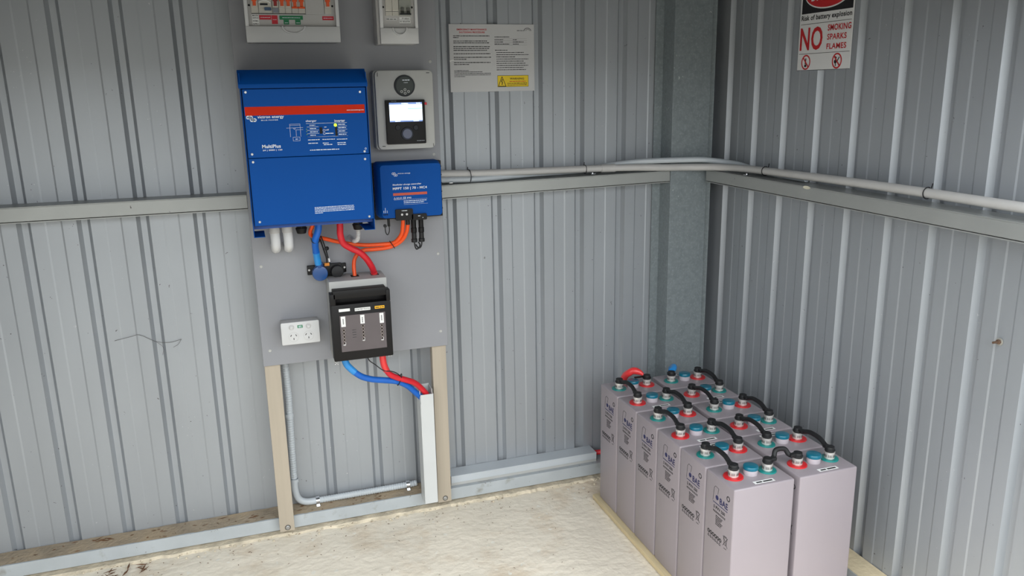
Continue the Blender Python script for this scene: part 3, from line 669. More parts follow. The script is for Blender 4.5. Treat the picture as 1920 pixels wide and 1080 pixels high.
for x in (-.6255, -.6075):
    m = M(); m.prism([(-.2095, 1.7060), (-.2150, 1.7065), (-.2125, 1.714), (-.2165, 1.7225), (-.2095, 1.7225)], 'x', x - .0045, x + .0045); m.build('toggle', mat('dark_olive_plastic', (64, 66, 60), .4, var=.04, scale=20), b)
m = M(); m.box(-.6335, -.5995, -.2135, -.2095, 1.7030, 1.7065); m.build('toggle_bar', GREYD, b)
fc = front(-.2032)
m = M(); fc.quad(m, -.6740, -.6420, 1.6880, 1.6935); m.build('white_label', WHL, t)
m = M(); fc.quad(m, -.6340, -.6010, 1.6780, 1.6965); wl = m.build('white_label', WHL, t)
m = M(); fw = front(-.2036); fw.words(m, -.6735, -.6430, 1.6905, .0024, 3, .0002); fw.text(m, 'PV ARRAY', -.6260, -.6030, 1.6905, 1.6945, .0002); fw.text(m, 'DC ISOLATOR', -.6330, -.6025, 1.6815, 1.6865, .0002); m.build('label_lettering', PRINTK, wl)
m = M(); fw.quad(m, -.6340, -.6010, 1.6884, 1.6890, .0002); fw.quad(m, -.6340, -.6010, 1.6775, 1.6783, .0002); m.build('label_rule', PRINTK, wl)

# ---------------------------------------------------------------- power outlet
t = thing('power_outlet', 'white double power outlet low on left of grey board', 'outlet', (-.997, -.16, .707))
m = M(); m.box(-1.0540, -.9395, -.181, BY - .0005, .7095, .7785); m.build('mounting_block', PLW2, t, bevel=.003)
m = M(); m.prism(rrect(-1.0558, -.9380, .7080, .7806, .004), 'y', -.190, -.1812); m.build('face_plate', PLW, t, bevel=.0015)
fc = front(-.190)
for x in (-1.0235, -.9715):
    z0 = .7645
    m = M(); m.ring((x, -.1902, z0), (0, -1, 0), .0070, .0085, .0008, 20); r_ = m.build('switch', PLW2, t)
    m = M(); m.prism(rrect(x - .0050, x + .0050, z0 - .0038, z0 + .0038, .002), 'y', -.1935, -.1900); m.build('rocker', PLW, r_, bevel=.0008)
for x in (-1.0188, -.9728):
    z0 = .7350
    m = M(); m.ring((x, -.1902, z0 - .002), (0, -1, 0), .0150, .0156, .0004, 28); sk = m.build('socket', PLW2, t)
    m = M(); fs = front(-.1903); fs.stroke(m, x - .0095, z0 + .0000, x - .0060, z0 + .0055, .0020); fs.stroke(m, x + .0095, z0 + .0000, x + .0060, z0 + .0055, .0020); fs.stroke(m, x, z0 - .0115, x, z0 - .0055, .0020)
    m.build('pin_slots', DARKHOLE, sk)
m = M(); fc.quad(m, -1.0050, -.9890, .7605, .7700); gl = m.build('green_label', GRNL, t)
m = M(); fs = front(-.1905); fs.words(m, -1.002, -.992, .7670, .0018, 3, .0002); fs.words(m, -1.002, -.992, .7635, .0018, 4, .0002); m.build('label_lettering', PRINTW, gl)

# ---------------------------------------------------------------- fused battery isolator
t = thing('battery_isolator', 'grey box with black fuse switch front in middle of board', 'isolator', (-.81, -.2, .65))
m = M(); m.box(-.9030, -.7235, -.240, BY - .0005, .6520, .9115); m.build('switch_base', PLG, t, bevel=.0025)
m = M()
for x in (-.8150, -.7520): m.box(x - .0125, x + .0125, -.198, -.168, .9110, .9122)
m.build('cable_entries', DARKHOLE, t)
m = M(); m.prism(rrect(-.9060, -.7215, .6640, .8450, .004), 'y', -.280, -.2405); m.box(-.9060, -.8900, -.280, -.2405, .845, .8800); m.box(-.7340, -.7215, -.280, -.2405, .845, .8800)
m.box(-.8960, -.7340, -.280, -.2405, .8640, .8900); m.box(-.89, -.734, -.252, -.2405, .845, .864)
m.build('black_front', BLK, t, bevel=.0012)
fc = front(-.280)
m = M(); m.box(-.8823, -.7405, -.2835, -.2795, .6940, .8115); wd = m.build('clear_window', SMOKE, t, bevel=.0006, seg=1)
for x, z0 in ((-.8715, .7715), (-.8120, .7800), (-.7535, .7750)):
    m = M(); fw = front(-.2836)
    for q in range(5):
        zz = z0 - .006 - q * .0105
        fw.quad(m, x - .0048, x + .0048, zz - .003, zz + .0015, .0004)
    fw.quad(m, x - .002, x + .002, z0 - .058, z0 - .002, .0004)
    m.build('fuse_link', mat('tinned_fuse_metal', (128, 118, 114), .35, .3, var=.25, scale=120), wd)
    m = M(); fw.quad(m, x - .0045, x + .0035, z0 - .0555, z0 - .053, .0007); fw.quad(m, x + .0022, x + .0035, z0 - .053, z0 - .045, .0007); m.build('bright_edge', PLW, wd)
m = M()
for q in range(4): fw.quad(m, -.846, -.834, .7625 - q * .008, .7635 - q * .008)
m.build('embossed_mark', GREYD, wd)
m = M(); fw = front(-.2838); fx = front(-.2842)
for q_, x in (((-.8785, -.8648, .7760, .8090), -.8715), ((-.8190, -.8060, .7805, .8085), -.8125), ((-.7590, -.7462, .7760, .8085), -.7525)):
    m = M(); fw.quad(m, *q_); m.build('white_tag', WHL, wd)
    m = M()
    for q in range(5): fx.quad(m, x - .0018, x + .0014, .7845 + q * .0036, .7868 + q * .0036, .0002)
    m.build('tag_lettering', PRINTK, wd)
m = M(); fc.quad(m, -.8825, -.8485, .8235, .8325, .0008); m.build('white_label', WHL, t)
m = M(); fc.quad(m, -.8336, -.7855, .8215, .8310, .0008); wl = m.build('white_label', WHL, t)
m = M(); front(-.2808).text(m, 'DC BATTERY ISOLATOR', -.8320, -.7870, .8245, .8283, .0002); m.build('label_lettering', PRINTK, wl)
m = M(); fc.quad(m, -.7716, -.7415, .8228, .8315, .0008); yl = m.build('yellow_label', YELO, t)
m = M(); front(-.2808).words(m, -.7695, -.7435, .8270, .0030, 5, .0002); m.build('label_lettering', PRINTK, yl)
for x, z in ((-.8985, .6610), (-.7290, .6680)):
    m = M(); m.box(x - .0055, x + .0055, -.262, -.245, z - .012, z - .009); m.box(x - .0055, x + .0055, -.262, -.245, z + .001, z + .003); m.box(x - .0015, x + .0015, -.262, -.245, z - .012, z + .002)
    m.box(x - .0055, x + .0055, -.262, -.245, z - .0055, z - .0035)
    m.build('white_clip', PLW, t)

# ---------------------------------------------------------------- shunt
t = thing('current_shunt', 'black current shunt with one blue and one black rubber boot', 'shunt', (-.895, -.15, .92))
m = M(); m.box(-.958, -.836, -.146, BY - .0005, .9180, .9480); m.box(-.935, -.852, -.160, -.146, .915, .952); m.build('shunt_base', BLK, t, bevel=.002)
for x in (-.9525, -.8415):
    m = M(); m.cyl((x, -.1462, .9345), (0, -1, 0), .0032, .002, 12); m.build('fixing_screw', SCREW, t)
m = M(); m.cyl((-.9213, -.160, .9275), (0, -1, 0), .0245, .022, 36, r2=.0235); m.tube([(-.9213, -.171, .945), (-.9235, -.171, .962)], .0125, seg=18); m.build('blue_boot', mat('blue_rubber', (14, 70, 132), .35, var=.05, scale=30, coat=.3), t, bevel=.002)
m = M(); m.cyl((-.8675, -.160, .9285), (0, -1, 0), .0200, .020, 36, r2=.0190); m.cyl((-.8675, -.148, .9285), (0, -1, 0), .0225, .012, 36); m.build('black_boot', BLKR, t, bevel=.002)
m = M(); m.box(-.905, -.890, -.168, -.158, .948, .957); m.build('orange_terminals', mat('amber_terminal', (214, 130, 30), .4, var=.15, scale=90), t)

# ---------------------------------------------------------------- cables on the board
def cable(name, label, segs, r, group=None):
    """segs: list of (part name, points, material, radius)"""
    t = thing(name, label, 'cable', segs[0][1][0], group)
    for n, p, mt, rr_ in segs: M().tube(p, rr_ or r, seg=16).build(n, mt, t)
    return t
cable('battery_cable', 'thick blue cable from inverter down to blue boot', [
    ('blue_sheath', [(-.9205, -.25, 1.118), (-.9225, -.25, 1.080), (-.9320, -.235, 1.048), (-.9325, -.215, 1.022), (-.9300, -.20, 1.000)], CBLUE, .0105),
    ('heat_shrink', [(-.9305, -.2015, 1.002), (-.9285, -.19, .985), (-.9250, -.178, .960)], HBLUE, .0112)], .01)
cable('battery_cable', 'thick red cable from inverter down into grey isolator', [
    ('red_sheath', [(-.8565, -.25, 1.118), (-.8575, -.25, 1.080), (-.8580, -.248, 1.058), (-.8500, -.24, 1.030), (-.8270, -.232, 1.0110), (-.8020, -.228, .9960), (-.7815, -.222, .9740), (-.7640, -.21, .9440), (-.7545, -.19, .9200)], CRED, .0100),
    ('heat_shrink', [(-.7550, -.191, .9215), (-.7525, -.185, .9110)], HRED, .0108)], .01)
cable('orange_cable', 'orange cable from controller passing behind red cable to inverter', [
    ('orange_sheath', [(-.6545, -.205, 1.092), (-.6550, -.20, 1.070), (-.6580, -.19, 1.0400), (-.6700, -.18, 1.0180), (-.6870, -.172, 1.0060), (-.7200, -.168, 1.0040), (-.7700, -.166, 1.0050),
                       (-.8150, -.166, 1.0120), (-.8600, -.17, 1.0235), (-.8900, -.178, 1.0345), (-.9180, -.19, 1.0450), (-.9420, -.212, 1.0570), (-.9440, -.228, 1.075), (-.9385, -.24, 1.090), (-.937, -.25, 1.118)], CORANGE, .0062)], .006, 'orange cables from the charge controller')
cable('orange_cable', 'orange cable from controller curving down into grey isolator', [
    ('black_sleeve', [(-.6400, -.205, 1.092), (-.6395, -.203, 1.068)], BLKR, .0066),
    ('orange_sheath', [(-.6395, -.203, 1.070), (-.6420, -.196, 1.0480), (-.6500, -.188, 1.0260), (-.6640, -.18, 1.0090), (-.6870, -.172, .9960), (-.7150, -.168, .9905), (-.7500, -.166, .9890),
                       (-.7760, -.166, .9890), (-.7960, -.168, .9820), (-.8100, -.17, .9640), (-.8150, -.175, .9400), (-.8150, -.182, .9110)], CORANGE, .0062)], .006, 'orange cables from the charge controller')
tie(loop((-.6880, -.172, 1.0010), (-.9, .05, -.55), .0140), 'cable_tie', 'black cable tie around both orange cables')
tie([(-.9455, -.235, 1.052), (-.942, -.238, 1.040), (-.932, -.238, 1.036), (-.9215, -.230, 1.0375), (-.918, -.215, 1.045)], 'cable_tie', 'thin black cable tie around thick blue cable under inverter')
t = thing('sense_lead', 'thin black twin lead from inverter to the shunt', 'cable', (-.92, -.18, 1.04))
m = M(); m.tube([(-.918, -.20, 1.055), (-.9120, -.185, 1.030), (-.9035, -.17, .9980), (-.8975, -.165, .975), (-.8965, -.162, .955)], .0024, seg=8); m.tube([(-.912, -.20, 1.050), (-.9030, -.185, 1.020), (-.8965, -.17, .995), (-.892, -.165, .972), (-.8880, -.162, .955)], .0020, seg=8); m.build('lead', BLKR, t)
m = M(); m.cyl((-.8970, -.178, 1.0060), (.3, -1, .2), .0065, .008, 14); m.build('ferrule', BLK, t, bevel=.001)
m = M(); m.tube([(-.8905, -.1665, .9720), (-.8885, -.164, .9600)], .0028, seg=8); m.build('white_sleeve', WHL, t)

# lower cables into the trunking
cable('battery_cable', 'thick blue cable from isolator into vertical trunking', [
    ('heat_shrink', [(-.8720, -.200, .6650), (-.8640, -.200, .6300), (-.8540, -.200, .6130), (-.8380, -.200, .5945)], HBLUE, .0112),
    ('blue_sheath', [(-.8400, -.200, .5960), (-.8150, -.195, .5745), (-.7800, -.188, .5580), (-.7390, -.180, .5465), (-.6980, -.172, .5340), (-.6640, -.160, .5120), (-.6350, -.148, .4800), (-.6080, -.138, .4450), (-.5980, -.132, .40)], CBLUE, .0102)], .01)
cable('battery_cable', 'thick red cable from isolator into vertical trunking', [
    ('heat_shrink', [(-.7450, -.200, .6650), (-.7440, -.200, .6280), (-.7410, -.198, .6060), (-.7340, -.196, .5860)], HRED, .0110),
    ('red_sheath', [(-.7350, -.196, .5880), (-.7220, -.192, .5690), (-.6990, -.186, .5530), (-.6650, -.178, .5360), (-.6350, -.165, .5170), (-.6080, -.150, .4850), (-.5900, -.138, .4550), (-.5850, -.132, .41)], CRED, .0098)], .01)
ov = [Vector((-.6890, -.1775, .5410)) + Vector((.30, -.30, .90)).normalized() * (.0225 * math.cos(k / 16 * 2 * math.pi)) + Vector((-.1, -1, -.3)).normalized() * (.0125 * math.sin(k / 16 * 2 * math.pi)) for k in range(17)]
tie(ov, 'cable_tie', 'black cable tie binding lower red and blue cables', r=.0016)
tag(M().tube([(-.800, -.215, .664), (-.790, -.205, .632), (-.7700, -.20, .612), (-.7450, -.205, .590), (-.7200, -.208, .5850), (-.7000, -.200, .5720), (-.6800, -.186, .5480)], .0017, seg=8).build('sense_lead', BLKR), 'thin black wire running beside lower red cable', 'cable')

# ---------------------------------------------------------------- trunking
t = thing('vertical_trunking', 'pale grey vertical cable trunking beside right timber leg', 'trunking', (-.596, -.13, .0556))
x0, x1 = -.6195, -.5730
m = M(); m.box(x0 + .001, x0 + .003, -.152, -.096, .0565, .4830); m.box(x1 - .003, x1 - .001, -.152, -.096, .0565, .4830); m.box(x0 + .001, x1 - .001, -.098, -.0955, .0565, .4850)
m.build('trunking_base', TRK, t)
m = M(); m.box(x0 + .002, x1, -.160, -.1575, .0560, .4680); m.box(x1 - .001, x1 + .0005, -.160, -.145, .0560, .4680); m.box(x0 + .0005, x0 + .002, -.160, -.145, .0560, .4340); m.box(x0 + .0005, x0 + .0035, -.161, -.1575, .0560, .4360)
m.build('trunking_lid', TRK, t, bevel=.0006, seg=1)
t = thing('horizontal_trunking', 'pale grey cable trunking lying on bottom rail towards batteries', 'trunking', (-.2, -.035, .0588))
m = M(); m.box(-.500, .0850, -.064, -.003, .0588, .0610); m.box(-.500, .0850, -.066, -.064, .0588, .0960); m.box(-.500, .0850, -.005, -.003, .0588, .0960)
m.build('trunking_base', PLG, t)
m = M(); m.box(-.500, .0850, -.0685, -.001, .0945, .0975); m.box(-.500, .0850, -.0685, -.0665, .0700, .0945); m.box(-.500, .0850, -.0695, -.0660, .0935, .0980)
m.build('trunking_lid', CONDW, t, bevel=.0008, seg=1)
cable('battery_cable', 'red cable leaving end of horizontal trunking behind batteries', [('red_sheath', [(.055, -.040, .082), (.090, -.040, .082), (.125, -.060, .10), (.140, -.110, .20), (.125, -.190, .36), (.108, -.238, .440)], CRED, .0095)], .009)

# corrugated conduit on the left leg
path = [(-1.0485, -.045, .70), (-1.0485, -.040, .595), (-1.0470, -.035, .470), (-1.0500, -.032, .360), (-1.0525, -.030, .230), (-1.0535, -.030, .150)]
t = thing('corrugated_conduit', 'grey corrugated conduit beside left timber leg bending along rail', 'conduit', (-1.05, -.03, .07))
def corr(pts, r0, r1, step=.0042):
    P = [Vector(p) for p in pts]; out = []
    for a, b in zip(P[:-1], P[1:]):
        n = max(1, int((b - a).length / step))
        out += [a.lerp(b, k / n) for k in range(n)]
    out.append(P[-1]); m = M(); m.tube(out, r0, seg=14, raw=True, rfun=lambda i, n: r0 if i % 2 else r1); return m
corr(path, .0118, .0102).build('upright_run', CONDW, t)
M().tube([(-1.0535, -.030, .165), (-1.0530, -.030, .125), (-1.0440, -.030, .092), (-1.0200, -.030, .0760), (-.9800, -.030, .0735)], .0118, seg=18).build('smooth_elbow', CONDW, t)
corr([(-.985, -.030, .0735), (-.80, -.030, .0740), (-.640, -.030, .0755), (-.6220, -.030, .0770)], .0116, .0100).build('level_run', CONDW, t)
for x, z, ax in ((-.9795, .0735, (1, 0, 0)), (-.6550, .0755, (1, 0, 0))):
    m = M(); m.ring((x - .006, -.030, z), ax, .0122, .0140, .012, 20); m.box(x - .006, x + .006, -.052, -.044, z - .014, z - .0125); m.box(x - .006, x + .006, -.0435, -.042, z - .0140, z + .004)
    m.build('saddle_clip', CHROME, t)
for z in (.4100, .166, .606):
    m = M(); m.ring((-1.0495 - (.003 if z < .3 else 0), -.033, z - .006), (0, 0, 1), .0122, .0136, .012, 20); m.build('saddle_clip', CHROME if z > .6 else CONDW, t)

# ---------------------------------------------------------------- conduits above the girt
PA = [(-.505, -.055, 1.2085), (-.353, -.055, 1.2025), (-.159, -.055, 1.2004), (.02, -.056, 1.1990), (.134, -.062, 1.1978), (.238, -.080, 1.1970), (.330, -.101, 1.1940), (.400, -.117, 1.1930), (.450, -.140, 1.1928),
      (.492, -.180, 1.1945), (.518, -.235, 1.1955), (.529, -.32, 1.1980), (.530, -.4386, 1.2005), (.530, -.7488, 1.2040), (.530, -1.0, 1.2050), (.530, -1.205, 1.2040), (.530, -1.378, 1.2025), (.53, -2.0, 1.2), (.53, -2.7, 1.198)]
t = thing('wall_conduit', 'grey plastic conduit on the girts, running around the corner post', 'conduit', (0, -.055, 1.185))
M().tube(PA, .0125, seg=20).build('conduit_pipe', CONDUIT, t)
M().tube([(.098, -.0585, 1.1982), (.150, -.0635, 1.1976)], .0148, seg=20).build('coupling', CONDUIT, t)
PB = [(-.505, -.062, 1.1875), (-.354, -.062, 1.1845), (-.159, -.040, 1.1890), (-.05, -.033, 1.1895), (.044, -.030, 1.192), (.10, -.034, 1.200), (.162, -.045, 1.2085), (.24, -.070, 1.2165), (.320, -.098, 1.2195), (.400, -.118, 1.2200), (.455, -.138, 1.2200),
      (.500, -.150, 1.2150), (.535, -.185, 1.2100), (.552, -.235, 1.2060), (.558, -.30, 1.198), (.5575, -.42, 1.191), (.5575, -.6, 1.189)]
tag(M().tube(PB, .0072, seg=16, rfun=lambda i, n: .0100).build('flexible_duct', CONDW), 'pale thin flexible duct arching over conduit at corner', 'conduit')
for c, ax, lab in (((-.393, -.058, 1.196), (1, .05, .02), 'black cable tie around conduits nearest charge controller'), ((.0375, -.054, 1.1975), (1, 0, 0), 'black cable tie around conduit beside its coupling'),
                   ((.530, -.424, 1.2000), (0, 1, 0), 'black cable tie around right wall conduit near corner'), ((.530, -1.105, 1.2045), (0, 1, 0), 'black cable tie around right wall conduit far from corner')):
    r_ = .0215 if c[0] < -.3 else .0146
    p = loop(c, ax, r_, 16); tie(p + [p[-1] + Vector((.0, -.004, .014))], 'cable_tie', lab, r=.0014, group='cable ties on the wall conduit')
for c, ax, lab in (((-.462, -.070, 1.1830), (1, 0, 0), 'shiny metal saddle clip on conduits beside charge controller'), ((.062, -.066, 1.1845), (1, 0, 0), 'small metal saddle clip under conduit beside coupling'), ((.512, -.345, 1.184), (0, 1, 0), 'small metal saddle clip under right wall conduit near corner')):
    m = M(); 
    if c[0] < -.3: m.ring((c[0] - .006, -.062, 1.187), ax, .0076, .0092, .012, 18); m.box(c[0] - .006, c[0] + .006, -.0790, -.0700, 1.1770, 1.1790)
    else: m.box(c[0] - .008, c[0] + .008, c[1] - .008, c[1] + .008, c[2] - .004, c[2] - .002); m.cyl((c[0], c[1], c[2] - .002), (0, 0, 1), .0035, .004, 8)
    tag(m.build('saddle_clip', CHROME), lab, 'clip', 'saddle clips on the girts')

# ---------------------------------------------------------------- notice and sign
t = thing('shutdown_notice', 'laminated white shutdown procedure sheet taped to back wall', 'notice', (-.28, -.003, 1.474))
m = M(); m.v = []
nx_ = 16; V = []
for i in range(nx_ + 1):
    x = -.4325 + .3005 * i / nx_; y = -.0030
    V += [(x, y, 1.4739), (x, y, 1.6935), (x, y + .0006, 1.4739), (x, y + .0006, 1.6935)]
Fq = []
for i in range(nx_):
    a, b = i * 4, (i + 1) * 4
    Fq += [(a, b, b + 1, a + 1), (a + 2, a + 3, b + 3, b + 2), (a, a + 2, b + 2, b), (a + 1, b + 1, b + 3, a + 3)]
Fq += [(0, 1, 3, 2), (nx_ * 4, nx_ * 4 + 2, nx_ * 4 + 3, nx_ * 4 + 1)]
m.add(V, Fq); m.build('sheet', PAPER, t)
fc = front(-.003); m = M()
fc.text(m, 'EMERGENCY MAINTENANCE', -.4052, -.3019, 1.6735, 1.6790); fc.text(m, 'SHUTDOWN PROCEDURE', -.3975, -.3085, 1.6645, 1.6700); m.build('red_heading', PRINTR, t)
m = M()
for z, e in ((1.6560, -.292), (1.6505, -.400), (1.6395, -.301), (1.6335, -.294), (1.6215, -.290), (1.6155, -.294), (1.6095, -.302), (1.5985, -.290), (1.5870, -.288), (1.5810, -.375), (1.5700, -.290), (1.5640, -.366), (1.5440, -.368),
             (1.5395, -.320), (1.5345, -.290), (1.5295, -.290), (1.5245, -.381)): fc.words(m, -.4185, e, z, .0026 if z > 1.55 else .0020, int(z * 1e4))
for z, a, e in ((1.6525, -.2745, -.222), (1.6435, -.2745, -.243), (1.6365, -.2745, -.243), (1.6295, -.2745, -.222), (1.6435, -.209, -.195), (1.6365, -.209, -.170), (1.6295, -.209, -.188), (1.6095, -.2735, -.229)): fc.words(m, a, e, z, .0022, int(z * 1e4 + a * 1e3))
for k, e in enumerate((-.170, -.152, -.202, -.154, -.171, -.165, -.155, -.172, -.163)): fc.words(m, -.2690, e, 1.6020 - k * .0071, .0022, k + 60)
for z in (1.6465, 1.6400, 1.6330, 1.6262): fc.quad(m, -.2745, -.158, z, z + .0003)
m.build('black_print', PRINTK, t)
m = M(); fc.words(m, -.194, -.165, 1.6735, .0030, 3)
for k in range(10):
    a0, a1 = math.pi * (1.0 - k / 10), math.pi * (1.0 - (k + 1) / 10)
    fc.stroke(m, -.156 + .0125 * math.cos(a0), 1.6725 + .009 * math.sin(a0), -.156 + .0125 * math.cos(a1), 1.6725 + .009 * math.sin(a1), .0028)
    fc.stroke(m, -.155 + .007 * math.cos(a0), 1.6725 + .005 * math.sin(a0), -.155 + .007 * math.cos(a1), 1.6725 + .005 * math.sin(a1), .0018)
m.build('grey_emblem', mat('grey_emblem_print', (120, 120, 122), .5), t)
m = M(); fc.quad(m, -.2670, -.1545, 1.4885, 1.5262); yl = m.build('warning_panel', YEL, t)
fw = front(-.0034); m = M()
for a0, b0, a1, b1 in ((-.2640, 1.4905, -.2365, 1.4905), (-.2640, 1.4905, -.2505, 1.5225), (-.2365, 1.4905, -.2505, 1.5225)): fw.stroke(m, a0, b0, a1, b1, .0020, .0003)
fw.stroke(m, -.2490, 1.5140, -.2530, 1.5050, .0026, .0003); fw.stroke(m, -.2530, 1.5050, -.2490, 1.5050, .0020, .0003); fw.stroke(m, -.2490, 1.5050, -.2510, 1.4950, .0026, .0003)
fw.text(m, 'WARNING', -.2225, -.1710, 1.5120, 1.5185, .0003)
fw.words(m, -.232, -.160, 1.5000, .0024, 3, .0003); fw.words(m, -.232, -.160, 1.4945, .0020, 4, .0003)
for q in ((-.2670, -.1545, 1.4882, 1.4892), (-.2670, -.1545, 1.5255, 1.5265), (-.2670, -.2662, 1.4885, 1.5262), (-.1553, -.1545, 1.4885, 1.5262)): fw.quad(m, *q, .0003)
m.build('warning_lettering', PRINTK, yl)
m = M(); fw.words(m, -.224, -.164, 1.5065, .0022, 7, .0003); m.build('red_lettering', PRINTR, yl)
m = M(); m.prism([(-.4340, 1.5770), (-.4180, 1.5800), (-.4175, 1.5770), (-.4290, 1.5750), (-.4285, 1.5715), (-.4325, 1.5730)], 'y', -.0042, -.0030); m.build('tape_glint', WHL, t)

t = thing('danger_sign', 'white danger sign about battery explosion on right wall', 'sign', (.578, -.61, 1.52))
# face u runs towards the camera: a = -y
fc = leftface(.5785)
m = M(); m.box(.5768, .5785, -.4925, -.7300, 1.5205, 1.8000); m.build('sign_plate', SIGNW, t, bevel=.0006, seg=1)
fc = leftface(.5768); f2 = leftface(.5763); f3 = leftface(.5758)
m = M(); fc.quad(m, .5000, .7255, 1.6895, 1.7930); m.build('black_panel', PRINTK, t)
m = M(); f2.disc(m, .6130, 1.7430, .1010, .0003, 48, ry=.0445); ow = m.build('white_oval', SIGNW, t)
m = M(); f2.disc(m, .6130, 1.7430, .0970, .0006, 48, ry=.0405); m.build('red_oval', PRINTR, ow)
m = M(); f3.text(m, 'DANGER', .5420, .6890, 1.7235, 1.7650, .0005, shear=.15); m.build('danger_lettering', SIGNW, ow)
m = M(); fc.text(m, 'Risk of battery explosion', .5005, .7235, 1.6650, 1.6845); fc.quad(m, .4990, .7235, 1.6578, 1.6590); fc.quad(m, .4990, .7245, 1.5698, 1.5710); fc.quad(m, .4925, .73, 1.5205, 1.5215); m.build('black_lettering', PRINTK, t)
m = M(); fc.text(m, 'NO', .5000, .6040, 1.5800, 1.6490)
fc.text(m, 'SMOKING', .6245, .7245, 1.6330, 1.6510); fc.text(m, 'SPARKS', .6245, .7080, 1.6070, 1.6240); fc.text(m, 'FLAMES', .6245, .7095, 1.5800, 1.5965)
for c_ in (.5335, .6740):
    fc.circle(m, c_, 1.5450, .0190, .0042, seg=28, ry=.0205)
m.build('red_lettering', PRINTR, t)
m = M(); fc.stroke(m, .5330, 1.5570, .5310, 1.5400, .0045); fc.stroke(m, .5270, 1.5330, .5370, 1.5330, .0035); fc.disc(m, .5320, 1.5350, .0045, .0005, 12)
fc.stroke(m, .6640, 1.5570, .6720, 1.5530, .0045); fc.disc(m, .6680, 1.5430, .0060, .0005, 12); fc.stroke(m, .6740, 1.5420, .6840, 1.5560, .0035); fc.stroke(m, .6690, 1.5370, .6690, 1.5300, .0035); m.build('picture_symbols', PRINTK, t)
m = M(); fb = leftface(.5761); fb.stroke(m, .5205, 1.5595, .5465, 1.5305, .0042, .0003); fb.stroke(m, .6610, 1.5595, .6870, 1.5305, .0042, .0003); m.build('red_bars', PRINTR, t)

t = thing('wall_bolt', 'brown hex bolt with washer sticking out of right wall', 'bolt', (.578, -1.322, .866))
m = M(); m.cyl((.5795, -1.3221, .8663), (-1, 0, 0), .0095, .002, 20); m.build('washer', mat('pale_washer', (170, 168, 160), .5, .3, var=.1, scale=60), t)
m = M(); m.cyl((.5775, -1.3221, .8663), (-1, 0, 0), .0062, .006, 6); m.build('bolt_head', RUST, t, bevel=.0008)
m = M(); m.cyl((.5715, -1.3221, .8663), (-1, 0, 0), .0032, .014, 12, r2=.0028); m.build('bolt_shank', RUST, t)

